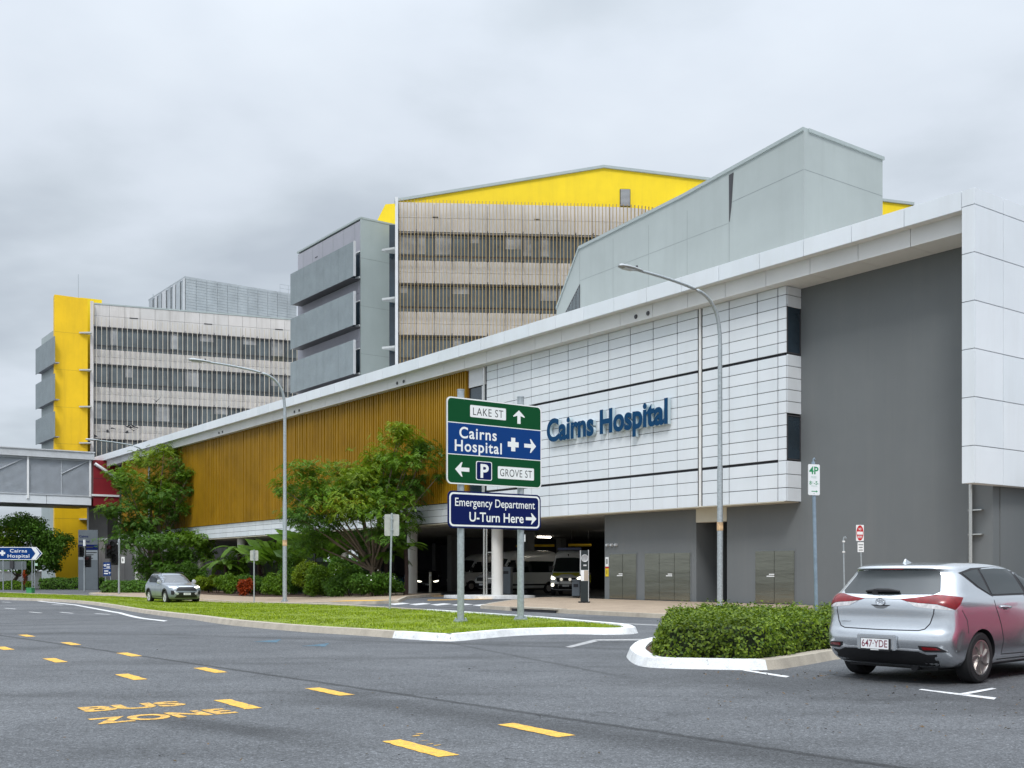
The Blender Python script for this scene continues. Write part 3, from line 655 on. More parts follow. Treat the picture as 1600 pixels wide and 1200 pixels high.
# ================================================================ helpers for louvred ward towers
def louvred_tower(root, x0, x1, rows, ztop, zbase, bay, fins_per_bay, fin_mat, fin_top, fin_bot, rr, arc=None, finw=.048, find=.12):
    """face along x at y=0 (front is -y): spandrel bands, window bays, brackets and a screen of fins; arc = (radius, degrees) bends the right end back"""
    n = int(round((x1 - x0) / bay))
    def pt(s, y):                                           # distance s along the face, y behind it
        if arc is None or s <= x1: return Vector((s, y, 0)), 0.0
        r, deg = arc; a = min((s - x1) / r, R(deg)); e = max(0, (s - x1) - r * R(deg))
        p = Vector((x1 + (r - y) * math.sin(a), r - (r - y) * math.cos(a), 0)) + Vector((math.cos(a), math.sin(a), 0)) * e
        return p, a
    total = x1 + (arc[0] * R(arc[1]) if arc else 0); nb = int((total - x0) / bay)
    def cell(mb, s0, s1, y0, y1, z0, z1, mi=0):
        q = [pt(s, y)[0] for s, y in ((s0, y0), (s1, y0), (s1, y1), (s0, y1))]
        mb.add([(p.x, p.y, z) for z in (z0, z1) for p in q], [(0, 3, 2, 1), (4, 5, 6, 7), (0, 1, 5, 4), (1, 2, 6, 5), (2, 3, 7, 6), (3, 0, 4, 7)], mi)
    ed = [ztop] + [z for r in rows for z in r] + [zbase]
    for i in range(0, len(ed) - 1, 2):
        zt, zb = ed[i], ed[i + 1]; zm = (zt + zb) / 2; mb = MB()
        for b in range(nb):
            s0 = x0 + b * bay; s1 = s0 + bay
            for a, c in ((zb, zm), (zm, zt)): cell(mb, s0 + .012, s1 - .012, 0, .25, a + .012, c - .012)
        mb.build('spandrel', spandrel, root)
    mb = MB()
    for b in range(nb): cell(mb, x0 + b * bay, x0 + (b + 1) * bay, .26, .6, zbase, ztop - .05)
    mb.build('inner_wall', gap, root)
    for i, (zt, zb) in enumerate(rows):
        for b in range(nb):
            s0 = x0 + b * bay; s1 = s0 + bay; m = MB(); k = rr.random()
            cut = rr.choice((0, 0, .3, .5, .75)) if k < .75 else 0
            cell(m, s0 + .03, s1 - .03, .2, .24, zb + .02, zt - .02, 0)
            if cut: cell(m, s0 + .05, s0 + (s1 - s0) * rr.choice((.5, .97)), .185, .199, zt - .04 - (zt - zb - .08) * cut, zt - .04, 1)
            w = m.build('window', [glass, glass2], root)
            m = MB(); cell(m, s0 - .03, s0 + .028, .05, .2, zb, zt); cell(m, s0 + .03, s1 - .03, .10, .18, zb + (zt - zb) * .18, zb + (zt - zb) * .18 + .05); cell(m, s0 + .03, s1 - .03, .02, .18, zt - .09, zt - .02)
            m.build('window_frame', frame_m, w)
    mb = MB(); fs = bay / fins_per_bay; s = x0 + fs / 2
    while s < total:
        cell(mb, s - finw / 2, s + finw / 2, -.55 - find, -.55, fin_bot, fin_top, 0); s += fs
    for zt, zb in rows:
        for b in range(nb):
            s0 = x0 + b * bay
            for z in (zb - .05, zt + .02): cell(mb, s0 - .03, s0 + .03, -.55, .0, z, z + .1, 1)
            for z in (zb + .1, zt - .12) : cell(mb, s0, s0 + bay, -.56, -.5, z, z + .07, 1)
    mb.build('sun_screen', [fin_mat, frame_m], root)
rr = random.Random(11)
# ---------------------------------------------------------------- central ward tower with the yellow gable
T = Vector((at(617, 86), 86, 0)); TA = math.atan2(1681, 25000)
wt = thing('ward_tower', 'tall ward tower with tan vertical louvres over ribbon windows under a bright yellow gable wall', 'building', T, TA)
rowsT = [(28.50, 26.30), (24.40, 22.20), (20.28, 18.1), (16.2, 14.0)]
louvred_tower(wt, 0.3, 18.2, rowsT, 30.95, 12.0, 1.42, 5, fin_m, 30.95, 12.5, rr, arc=(6.5, 85))
mb = MB(); mb.prism([(0.0, 30.6), (0.05, 31.15), (16.92, 34.30), (42.8, 31.85), (42.8, 26), (0.3, 26)], lambda p, k: Vector((p[0], .62 if k == 0 else 16, p[1]))); mb.build('yellow_gable', yellow, wt)
mb = MB()
for (x0, z0), (x1, z1) in (((-.05, 31.13), (16.92, 34.30)), ((16.92, 34.30), (42.9, 31.85))):
    mb.prism([(x0, z0), (x1, z1), (x1, z1 + .22), (x0, z0 + .22)], lambda p, k: Vector((p[0], .45 if k == 0 else 16.2, p[1])))
mb.build('roof_edge', boxg, wt)
mb = MB(); mb.box(18.25, 19.1, .52, .62, 31.2, 32.6, 0)
for k in range(14): mb.box(18.3, 19.05, .47, .53, 31.26 + k * .095, 31.3 + k * .095, 1)
mb.build('gable_vent', [frame_m, alu], wt)
mb = MB(); mb.box(0.05, .28, -.75, .5, 12, 31.1); mb.build('edge_column', alu, wt)
mb = MB(); mb.box(0.02, .3, .5, 12, 12, 30.6); mb.build('side_wall', plantg, wt)
mb = MB(); mb.box(-.5, 0.0, 1.2, 1.5, 12, 29.5); mb.build('recess_glazing', glass3, wt)
for z in (27.1, 23.15, 19.25):
    mb = MB(); mb.prism([(0, -.3), (-1.05, .3), (-1.05, .5), (0, 1.2)], lambda p, k: Vector((p[0], p[1], z + .16 * k))); mb.build('sun_hood', hoodm, wt)
mb = MB(); mb.prism([(-2.1, 32.0), (-2.1, 30), (0, 30), (0, 33.9), (-1.2, 33.8)], lambda p, k: Vector((p[0], 9 + 2 * k, p[1]))); mb.build('yellow_return', yellow, wt)
mb = MB()
for x in (11.2, 3.0): mb.box(x, x + .45, -.03, 0.0, 29.75, 29.83)
mb.build('vent_slot', gap, wt)
m = MB(); m.box(41.2, 42.6, 3, 4.2, 32.0, 32.75); m.build('roof_unit', alu, wt)

# ---------------------------------------------------------------- grey wing with three projecting perforated screens
C = Vector((at(563, 90), 90, 0))
gw = thing('grey_wing', 'blue grey wing with three projecting perforated screens left of the yellow gabled tower', 'building', C, ROT)
mb = MB(); mb.box(-12.1, 0, 0, 9, 8, 30.75, 0); mb.build('wall', mauve, gw)
mb = MB(); mb.box(0.005, .12, -.02, 3.4, 8, 30.9); mb.build('end_wall', boxg, gw)
mb = MB(); mb.box(-12.2, .15, -.06, 9.05, 30.9, 31.05); mb.build('roof_edge', boxg, gw)
jl = MB()
for z in (27.6, 23.6, 19.6, 15.6): jl.box(.118, .126, -.0, 3.3, z, z + .03)
for x in range(-11, 0, 2): jl.box(x, x + .03, -.008, 0, 29.0, 30.75)
jl.build('panel_joints', jm, gw)
for i, (zt, zb) in enumerate(((28.62, 25.75), (24.50, 21.72), (20.50, 17.7), (16.45, 13.7))):
    mb = MB()
    for k in range(9):
        a, b = -11.35 + k * 1.36, -11.35 + (k + 1) * 1.36; mb.box(a + .012, b - .012, -1.1, -1.06, zb, zt)
    so_ = mb.build('perforated_screen', screen_m, gw)
    mb = MB(); mb.box(-11.40, -11.2, -1.06, -.0, zb + .3, zt - .3, 0); mb.box(.89, 1.0, -1.12, -.95, zb, zt, 1); mb.build('screen_edge', [boxg, alu], so_)
    mb = MB(); mb.box(-11, -.2, -.05, .0, zb - 1.0, zb + .1); mb.build('shade_strip', mauve, gw)  # raised strip stands in for the shading under each screen, no recess is cut
    mb = MB(); mb.box(-11.2, .1, -1.05, -.06, zb + .02, zb + .08); mb.build('screen_walkway', frame_m, gw)
    w = MB(); w.box(-1.5, -.06, -.06, -.02, zb + .35, zt - .5); wo = w.build('window', glass3, gw)
    w = MB(); w.box(-1.6, -.0, -.12, -.01, zb + .2, zb + .34); w.box(-1.6, 0, -.1, -.01, zt - .48, zt - .4); w.build('window_frame', swhite, wo)
mb = MB(); mb.box(-8.5, -8.0, -.015, 0, 29.6, 29.68); mb.build('vent_slot', gap, gw)

# ---------------------------------------------------------------- far left ward block with the yellow slab
Lp = Vector((at(143, 120), 120, 0)); LA = math.atan2(1681, 4550)
lb = thing('ward_block', 'far ward block with pale louvred facade and a tall yellow slab at its left end', 'building', Lp, LA)
rowsL = [(28.75, 26.25), (24.6, 22.05), (20.45, 17.9), (16.25, 13.7), (12.1, 9.6)]
louvred_tower(lb, 0.25, 24.0, rowsL, 31.25, 0.0, 1.62, 3, fin_l, 29.7, 8.5, rr, finw=.06)
mb = MB(); mb.box(.3, 26, .6, 14, 0, 31.2); mb.build('wall', boxg, lb)
mb = MB(); mb.box(-.12, .22, -.75, .6, -.5, 31.4); mb.build('edge_column', spandrel, lb)
mb = MB(); mb.box(0.25, 24.3, -.05, .7, 31.25, 31.4); mb.build('roof_edge', boxg, lb)
mb = MB()
for x in (4.0, 12.1, 20.2): mb.box(x, x + .9, -.03, 0.0, 29.95, 30.05)
mb.build('vent_slot', gap, lb)
def rel(o, p): return Matrix.Rotation(-o.rotation_euler.z, 4, 'Z') @ (Vector(p) - o.location)
S = Vector((at(137, 119), 119, 0)); SA = math.atan2(1681, 3200)
Msl = Matrix.Translation(rel(lb, S)) @ Matrix.Rotation(SA - LA, 4, 'Z')
mb = MB(); vs = [(-3.45, 2.6), (-3.40, 31.65), (0.0, 31.55), (0.0, .0), (-3.1, 0.0)]
mb.prism([(-3.1, -.4), (-3.32, 2.0), (-3.40, 5), (-3.40, 31.65), (0.0, 31.55), (0, -.4)], lambda p, k: Msl @ Vector((p[0], 0 if k == 0 else 1.3, p[1]))); mb.build('yellow_slab', mat('amber_wall', (0.80, 0.50, 0.004), 0.55, var=0.07, vs=0.4, dirt=0.45, dirtcol=(0.58, 0.34, 0.01)), lb)
mb = MB(); mb.box(-.4, 1.9, 3.5, 5, 2, 32.45, 0, Msl); mb.build('yellow_fin_wall', yellow, lb)
mb = MB()
for z in (27.6, 23.5, 19.4, 15.4, 11.2, 7.2): mb.box(-3.40, 0.0, -.008, 0.0, z, z + .03, 0, Msl)
mb.build('panel_joints', mat('yellow_joint', (0.50, 0.33, 0.02), 0.6), lb)
for z in (27.65, 23.55, 19.5, 15.5, 7.1):
    mb = MB(); mb.prism([(-.9, -.1), (.35, -.9), (.35, .1), (0, .1)], lambda p, k: Msl @ Vector((p[0], p[1], z + .14 * k))); mb.build('sun_hood', hoodm, lb)
# left flank along the street grid with its own three screens
Sl = Vector((at(85, 116.5), 116.5, 0)); Mf = Matrix.Translation(rel(lb, Sl)) @ Matrix.Rotation(ROT - LA, 4, 'Z')
mb = MB(); mb.box(-8.3, -1.4, .55, 2.2, -.4, 28.1, 0, Mf); mb.build('flank_wall', boxg, lb)
for i, (zt, zb) in enumerate(((26.9, 24.0), (22.85, 20.0), (18.75, 15.95))):
    mb = MB()
    for k in range(5): mb.box(-8.7 + k * 1.75, -8.7 + (k + 1) * 1.75 - .02, 0, .06, zb, zt, 0, Mf)
    so_ = mb.build('perforated_screen', screen_m, lb)
    mb = MB(); mb.box(-8.2, -.1, .07, .54, zb + .05, zb + .12, 0, Mf); mb.build('screen_walkway', mauve, so_)
mb = MB(); mb.tube([Msl @ Vector((-.9, .6, 31.4)), Msl @ Vector((-.9, .6, 34.3))], .03, 6); mb.build('lightning_rod', galv, lb)
# grey box over the pavement at the block's foot
mb = MB(); Y = 112.5; x0, x1 = at(139, Y), at(168, Y)
def lbw(x, y, z): return rel(lb, (x, y, z))
mb.prism([(x0, 4.9), (x1, 4.9), (x1, 9.0), (x0, 9.0)], lambda p, k: lbw(p[0], Y + 3 * k, p[1])); mb.build('entrance_box', mat('warm_grey_panel', (0.20, 0.19, 0.18), 0.6), lb)
mb = MB()
for a, b, c, d in ((x0 - .18, x0, 4.75, 9.0), (x0, x1, 4.72, 4.9)): mb.prism([(a, c), (b, c), (b, d), (a, d)], lambda p, k: lbw(p[0], Y - .06 + 1 * k, p[1]))
mb.build('entrance_box_frame', swhite, lb)
# roof plant screen
Rf = Vector((at(290, 133), 133, 30.5))
rp = thing('roof_plant_enclosure', 'pale grey louvred plant enclosure on the roof of the far ward block', 'roof enclosure', Rf, ROT)
mb = MB(); mb.box(-14.3, -.1, .1, 14, .6, 7.25); mb.build('plant_wall', louv, rp)
mb = MB()
for k in range(11): mb.box(-.05, .0, k * 1.35 + .02, (k + 1) * 1.35 - .02, .3, 7.4)
for k in range(20): mb.box(-.0, .03, 0, 14.8, .5 + k * .345, .56 + k * .345)
mb.build('louvre_panel', louv, rp)
mb = MB()
for k in range(8): mb.box(-14.3 + k * 1.78 + (.9 if k % 3 else .2), -14.3 + (k + 1) * 1.78 - .1, -.03, 0, .3, 7.3, k % 2)
mb.box(-14.3, 0, -.04, .02, 7.3, 7.45, 0); mb.build('slatted_side', [louv, alu], rp)
mb = MB(); mb.tube([(-14, 0.5, 7.4), (-14, .5, 8.2)], .05, 6)
for z in (7.9, 8.4): mb.tube([(0, 12.5, z), (0, 15, z)], .025, 6)
for y in (12.5, 13.7, 15): mb.tube([(0, y, 7.4), (0, y, 8.4)], .025, 6)
mb.build('guard_rail', galv, rp)

# ================================================================ ENCLOSED FOOTBRIDGE on the left
br = thing('footbridge', 'enclosed grey louvred footbridge with white roof and base crossing high over the left street', 'footbridge', fw(-76, -2.9, 0), ROT)
mb = MB(); mb.box(-5.2, .35, -34, .2, 12.75, 13.45); mb.box(-5.3, .45, -34, .25, 13.45, 13.55); mb.build('roof', mat('bridge_roof', (.56, .58, .60), .5, dirt=.3, dirtcol=(.4, .4, .4)), br)
mb = MB(); y = .0
while y > -34: mb.box(-.02, .04, y - 4.28, y - .02, 8.15, 9.0); y -= 4.3
mb.build('base_panel', white, br)
mb = MB(); mb.box(-5, -.05, -34, 0, 8.02, 9.0); mb.build('deck', frame_m, br)
mb = MB(); mb.box(-.3, -.2, -34, 0, 9.0, 12.8, 0)
for k in range(34): mb.box(-.2, -.06, -34, -.02, 9.1 + k * .108, 9.16 + k * .108, 1)
mb.build('louvre_wall', [mat('bridge_inner', (0.40, 0.44, 0.49), 0.5), mat('bridge_louvre', (0.52, 0.56, 0.61), 0.45, metal=.1)], br)
for y in (-.15, -6.05, -11.9, -17.9): mb = MB(); mb.box(0.02, .16, y - .09, y + .09, 8.6 if y < -1 else 9, 12.75); mb.build('post', swhite, br)
mb = MB()
for y in (-2.9, -8.9, -14.6): mb.box(-.04, .0, y - .05, y + .05, 9, 12.75)
for y0, y1 in ((-2.9, -.2), (-8.9, -6.1), (-8.9, -11.8)): mb.tube([(-.0, y0, 11.2), (0, y1, 12.7)], .05, 6)
mb.box(0, .08, -34, 0, 12.55, 12.74); mb.box(0, .1, -34, 0, 9.0, 9.16); mb.build('truss', mat('bridge_truss', (.46, .49, .52), .5), br)
mb = MB(); mb.box(-5.0, .0, .2, 4.2, 8.1, 12.8); rb = mb.build('maroon_link', red, br)
mb = MB(); mb.tube([(.12, .3, 12.4), (.12, 3.2, 10.6)], .16, 10); mb.box(-.02, .12, .0, 4.2, 9.1, 9.3); mb.build('link_brace', swhite, rb, smooth=40)
mb = MB(); mb.box(-.01, .004, .2, 4.2, 10.9, 10.93); mb.build('link_joint', gap, rb)

# ================================================================ LAMPS
def street_lamp(loc, rz, label):
    t = thing('street_lamp', label, 'street lamp', loc, rz, 'tall street lamps along the road')      # arm points along local +x
    m = MB(); m.tube([(0, 0, -.1), (0, 0, 4.9), (0, 0, 5.0), (0, 0, 9.2)], [.105, .10, .085, .078], 14); m.build('pole', galv, t, smooth=40)
    m = MB(); m.lathe([(.2, 0), (.2, .03), (.0, .03)], 14); 
    for k in range(4): m.lathe([(.022, .0), (.022, .07), (0, .07)], 8, (.15 * math.cos(k * 1.57), .15 * math.sin(k * 1.57), .03))
    m.build('base_plate', galv, t)
    pts = catmull([(0, 9.1), (.02, 9.7), (.18, 10.35), (.62, 10.84), (1.3, 11.06), (2.6, 11.20), (3.9, 11.26)], 5)
    m = MB(); m.tube([(p.x, 0, p.y) for p in pts], [.075 - .032 * i / len(pts) for i in range(len(pts))], 12); m.build('arm', galv, t, smooth=50)
    m = MB(); prof = [(3.75, .06), (3.95, .10), (4.2, .155), (4.5, .17), (4.7, .13), (4.78, .05)]
    up = [(x, w) for x, w in prof]; vs = []; nseg = 10
    for x, w in up:
        for k in range(nseg): a = 2 * math.pi * k / nseg; vs.append((x, w * math.cos(a), 11.27 + (.085 if math.sin(a) > 0 else .05) * math.sin(a) * min(1, w / .12)))
    fs = [(i * nseg + k, i * nseg + (k + 1) % nseg, (i + 1) * nseg + (k + 1) % nseg, (i + 1) * nseg + k) for i in range(len(up) - 1) for k in range(nseg)] + [tuple(range(nseg)), tuple(range((len(up) - 1) * nseg, len(up) * nseg))]
    m.add(vs, fs); l = m.build('lamp_head', mat('lamp_grey', (0.34, 0.36, 0.37), 0.4, metal=.3), t, smooth=40)
    m = MB(); m.box(4.15, 4.6, -.11, .11, 11.208, 11.225); m.build('lens', mat('lamp_lens', (0.55, 0.56, 0.56), 0.15), l)
    m = MB(); m.lathe([(.04, 0), (.04, .07), (0, .08)], 10, (3.98, 0, 11.33)); m.build('photocell', frame_m, l)
    return t
AZ = math.atan2(-RX.y, -RX.x)
p = ground(1125, 955); lamp1 = street_lamp((p.x, p.y, .12), AZ, 'nearest tall steel street lamp, standing by the hedge in front of the white cladding')
m = MB(); m.lathe([(.107, 0), (.109, .0), (.109, .3), (.107, .3)], 14, (0, 0, 2.72)); m.build('sticker_band', mat('sticker', (.55, .38, .22), .7, var=.4, vs=6), lamp1)
p = ground(445, 944); copy_thing(lamp1, (p.x, p.y, g(p.x, p.y) + .12), AZ, 'tall steel street lamp in front of the gold fin screen, left of the green sign')
l3 = copy_thing(lamp1, (at(233, 97), 97, -.3), AZ + .05, 'farthest street lamp, its arm rising from the tall left tree beside the maroon link'); l3.scale = (1.17, 1.17, 1.17)

# ================================================================ SIGNS (boards face local -y)
def arrow(mb, x, z, w, h, ang, y, mi):
    """solid road-sign arrow pointing at ang degrees (0 = right)"""
    s = [(-.5, -.13), (.02, -.13), (.02, -.13), (-.05, -.5), (.12, -.5), (.5, 0), (.12, .5), (-.05, .5), (.02, .13), (-.5, .13)]
    s = [(-.5, -.14), (.08, -.14), (-.02, -.5), (.06, -.5), (.5, 0), (.06, .5), (-.02, .5), (.08, .14), (-.5, .14)]
    a = R(ang); q = [(x + (p[0] * math.cos(a) - p[1] * math.sin(a)) * w, z + (p[0] * math.sin(a) + p[1] * math.cos(a)) * h) for p in s]
    vs, fs, _ = tri_fill(q, 9, True); mb.add([(p.x, y, p.y) for p in vs], fs, mi)
def flat(mb, poly, y, mi): mb.add([(p[0], y, p[1]) for p in poly], [tuple(range(len(poly)))], mi)
def cross(mb, x, z, w, h, y, mi):
    a = .19; p = [(-.5, -a), (-a, -a), (-a, -.5), (a, -.5), (a, -a), (.5, -a), (.5, a), (a, a), (a, .5), (-a, .5), (-a, a), (-.5, a)]
    q = [(x + c[0] * w, z + c[1] * h) for c in p]; vs, fs, _ = tri_fill(q, 9, True); mb.add([(p.x, y, p.y) for p in vs], fs, mi)
# ---- large direction sign on two galvanised posts
B = Vector((-1.27, 27.7, 0)); SR = math.atan2(RX.y, RX.x)
ds = thing('direction_sign', 'large green and blue street direction sign above a navy board on two galvanised posts', 'road sign', (B.x, B.y, .1), SR)
for x in (0, 1.93):
    m = MB(); m.tube([(x, .09, -.2), (x, .09, 5.98)], .092, 16); m.lathe([(.1, 0), (.1, .03), (0, .03)], 14, (x, .09, 5.97))
    po = m.build('post', galv, ds, smooth=40)
    m = MB(); m.lathe([(.19, -.02), (.19, .05), (.0, .05)], 16, (x, .09, 0))
    for k in range(6): m.lathe([(.02, .05), (.02, .10), (0, .11)], 6, (x + .15 * math.cos(k * 1.047), .09 + .15 * math.sin(k * 1.047), 0))
    m.build('post_base', galv, po)
x0, x1, z0, z1 = -.51, 2.545, 3.54, 5.77; Wd, Hd = x1 - x0, z1 - z0
def fx(f): return x0 + Wd * f
def fz(f): return z1 - Hd * f
m = MB(); plate(m, rrect(x0, x1, z0, z1, .13), -.03, -.002); bo = m.build('sign_board', sback, ds)
m = MB(); flat(m, rrect(x0 + .004, x1 - .004, z0 + .004, z1 - .004, .13), -.0315, 0); flat(m, rrect(x0 + .035, x1 - .035, z0 + .035, z1 - .035, .11), -.033, 1)
flat(m, [(x0 + .036, fz(.662)), (x1 - .036, fz(.662)), (x1 - .036, fz(.288)), (x0 + .036, fz(.288))], -.0345, 0)
flat(m, [(x0 + .036, fz(.652)), (x1 - .036, fz(.652)), (x1 - .036, fz(.298)), (x0 + .036, fz(.298))], -.036, 2)
flat(m, rrect(fx(.235), fx(.61), fz(.212), fz(.072), .03), -.0345, 0)
put_text(m, 'LAKE ST', fx(.4225), fz(.142), -.036, w=Wd * .315, h=.195, bold=-.004, mi=3, spacing=1.1)
arrow(m, fx(.75), fz(.155), .38, .36, 90, -.0345, 0)
put_text(m, 'Cairns', fx(.318), fz(.400), -.0375, w=Wd * .385, h=.30, bold=.018, mi=0, spacing=1.12)
put_text(m, 'Hospital', fx(.322), fz(.552), -.0375, w=Wd * .485, h=.30, bold=.018, mi=0, spacing=1.12)
cross(m, fx(.687), fz(.490), .36, .36, -.0375, 0); arrow(m, fx(.872), fz(.490), .40, .37, 0, -.0375, 0)
arrow(m, fx(.155), fz(.828), .44, .37, 180, -.0345, 0)
flat(m, rrect(fx(.295), fx(.462), fz(.938), fz(.718), .05), -.0345, 0); flat(m, rrect(fx(.303), fx(.454), fz(.930), fz(.726), .045), -.036, 4)
put_text(m, 'P', fx(.384), fz(.828), -.0375, w=.26, h=.37, bold=.03, mi=0)
flat(m, rrect(fx(.523), fx(.915), fz(.905), fz(.76), .03), -.0345, 0); put_text(m, 'GROVE ST', fx(.719), fz(.832), -.036, w=Wd * .345, h=.195, bold=-.004, mi=3, spacing=1.1)
m.build('sign_face', [swhite, sgreen, sblue, sblack, snavy], ds, fixn=False)
for z in (5.35, 4.65, 3.95):
    m = MB(); m.box(-.3, 2.3, -.001, .03, z, z + .06); m.build('rail', alu, ds)
x0, x1, z0, z1 = -.47, 2.52, 2.42, 3.37; Wd, Hd = x1 - x0, z1 - z0
m = MB(); plate(m, rrect(x0, x1, z0, z1, .14), -.03, -.002); m.build('lower_board', snavy, ds)
m = MB(); flat(m, rrect(x0 + .04, x1 - .04, z0 + .04, z1 - .04, .12), -.0315, 0); flat(m, rrect(x0 + .085, x1 - .085, z0 + .085, z1 - .085, .09), -.033, 1)
put_text(m, 'Emergency Department', fx(.502), fz(.295), -.0345, w=Wd * .86, h=.215, bold=.006, mi=0)
put_text(m, 'U-Turn Here', fx(.512), fz(.685), -.0345, w=Wd * .585, h=.25, bold=.014, mi=0); arrow(m, fx(.89), fz(.685), .36, .30, 0, -.0345, 0)
m.build('lower_face', [swhite, snavy], ds, fixn=False)
m = MB()
for x in (0, 1.93):
    for z in (2.7, 3.1, 3.8, 4.6, 5.4): m.lathe([(.1, 0), (.1, .06)], 14, (x, .09, z))
m.build('post_clamp', galv, ds)
m = MB(); m.box(2.025, 2.06, .05, .12, 2.1, 2.3); m.build('post_tag', swhite, ds)

# ---- parking sign, leaning pole, two plates back to back at an angle
t = thing('parking_sign', 'white and green four hour parking sign on a leaning pole in the hedge', 'road sign', (5.72, 20.1, .09), R(24))
m = MB(); m.tube([(.0, .03, 0), (-.09, .03, 3.36)], .033, 12); m.tube([(-.09, .03, 3.36), (-.09, .03, 3.41), (-.07, .03, 3.43), (-.05, .03, 3.40)], .012, 6); m.build('pole', mat('blue_grey_pole', (0.30, 0.38, 0.46), 0.45, metal=.5, var=.2, vs=8), t, smooth=40)
x0, x1, z0, z1 = -.245, .03, 2.73, 3.31; Wd, Hd = x1 - x0, z1 - z0
m = MB(); plate(m, rrect(x0, x1, z0, z1, .03), -.012, -.004, 0); flat(m, rrect(x0 + .003, x1 - .003, z0 + .003, z1 - .003, .03), -.0132, 1)
put_text(m, '4P', fx(.48), fz(.20), -.0145, w=Wd * .78, h=.145, bold=.022, mi=2); put_text(m, 'FREE', fx(.48), fz(.42), -.0145, w=Wd * .45, h=.04, mi=3)
put_text(m, '8', fx(.20), fz(.60), -.0145, w=Wd * .17, h=.07, bold=.015, mi=2); put_text(m, '30', fx(.37), fz(.59), -.0145, w=Wd * .13, h=.04, mi=3); put_text(m, '-5', fx(.64), fz(.60), -.0145, w=Wd * .30, h=.07, bold=.015, mi=2); put_text(m, 'PM', fx(.87), fz(.63), -.0145, w=Wd * .12, h=.025, mi=3)
put_text(m, 'MON-FRI', fx(.5), fz(.70), -.0145, w=Wd * .5, h=.025, mi=3); flat(m, [(fx(.28), fz(.885)), (fx(.7), fz(.885)), (fx(.7), fz(.86)), (fx(.28), fz(.86))], -.0145, 2); flat(m, [(fx(.68), fz(.91)), (fx(.82), fz(.872)), (fx(.68), fz(.835))], -.0145, 2)
for f_ in (.09, .945): flat(m, [(fx(.5) + .007 * math.cos(k), fz(f_) + .007 * math.sin(k)) for k in [q * .7854 for q in range(8)]], -.016, 4)
m.build('sign_plate', [sback, swhite, sgrn2, mat('sign_faded_green', (.40, .55, .47), .5), sblack], t, fixn=False)
m = MB(); M = Matrix.Translation((-.06, .06, 0)) @ Matrix.Rotation(R(28), 4, 'Z'); 
m.prism(rrect(-.03, .20, 2.74, 3.31, .03), lambda p, k: M @ Vector((p[0], .0 + .008 * k, p[1]))); m.build('back_plate', mat('sign_back_grey', (.20, .23, .22), .5, metal=.3), t)

# ---- no entry sign, and the bare post beside it
Y = 36.0
t = thing('no_entry_sign', 'red and white no entry sign on a thin pole behind the silver hatchback', 'road sign', (at(1346, Y), Y, .13), R(10))
m = MB(); m.tube([(.08, .03, 0), (-.04, .03, 2.75)], .028, 10); m.build('pole', galv, t, smooth=40)
x0, x1, z0, z1 = -.20, .08, 2.29, 2.83; Wd, Hd = x1 - x0, z1 - z0
m = MB(); plate(m, rrect(x0, x1, z0, z1, .02), -.012, -.002, 0); el = [(fx(.5) + Wd * .46 * math.cos(k * .2618), fz(.5) + Hd * .475 * math.sin(k * .2618)) for k in range(24)]
flat(m, rrect(x0 + .002, x1 - .002, z0 + .002, z1 - .002, .02), -.0132, 1); flat(m, el, -.0145, 2)
flat(m, [(fx(.12), fz(.6)), (fx(.88), fz(.6)), (fx(.88), fz(.42)), (fx(.12), fz(.42))], -.016, 1)
put_text(m, 'NO', fx(.5), fz(.26), -.016, w=Wd * .34, h=.085, bold=.02, mi=1); put_text(m, 'ENTRY', fx(.5), fz(.75), -.016, w=Wd * .62, h=.085, bold=.02, mi=1)
m.build('sign_plate', [sback, swhite, sred], t, fixn=False)
m = MB(); plate(m, rrect(x0 + .06, x1 + .0, 1.92, 2.25, .015), -.012, -.002, 0)
for k, w in ((0, .17), (1, .13), (2, .15)): m.box(-.03 - w / 2, -.03 + w / 2, -.0145, -.012, 2.15 - k * .09, 2.185 - k * .09, 1)
m.build('lower_plate', [swhite, mat('grey_ink', (.25, .26, .26), .6)], t)
t = thing('bare_sign_pole', 'short bare pole with two white bands and a hooked top beside the no entry sign', 'pole', (at(1319, Y), Y, .13))
m = MB(); m.tube([(.02, 0, 0), (-.02, 0, 2.35), (.0, 0, 2.42), (.04, 0, 2.43), (.06, 0, 2.38)], .025, 8); m.build('pole', galv, t, smooth=40)
for z in (1.90, 2.25): m = MB(); m.lathe([(.045, 0), (.05, .05), (.03, .05)], 10, (-.015, 0, z)); m.build('band', swhite, t)

# ---- sign backs seen from behind
def sign_back(u, v, z0, z1, w, label, rz, tilt=0):
    p = ground(u, v); t = thing('sign_seen_from_behind', label, 'road sign', (p.x, p.y, p.z), rz, 'signs turned away from the camera')
    m = MB(); m.tube([(0, 0, 0), (tilt, 0, z1 + .04)], .034, 10); m.build('pole', galv, t, smooth=40)
    m = MB(); plate(m, rrect(tilt - w / 2, tilt + w / 2, z0, z1, .05), .035, .045); b_ = m.build('sign_plate', sback, t)
    for z in (z0 + (z1 - z0) * .25, z0 + (z1 - z0) * .75): m = MB(); m.box(tilt - .05, tilt + .05, -.04, .034, z, z + .04); m.build('bracket', galv, b_)
    m = MB(); m.box(tilt - .04, tilt + .04, .02, .034, z0, z1); m.build('stiffener', galv, b_)
sign_back(609, 957, 2.62, 3.36, .50, 'back of the larger grey sign, on a leaning pole left of the green sign', R(8), .07)
p = ground(397, 945); sign_back(397, 945, (893 - 876) / F * p.y + CAMH - p.z, (893 - 860) / F * p.y + CAMH - p.z, .40, 'back of the smaller grey sign among the garden shrubs left of the second lamp', R(5))

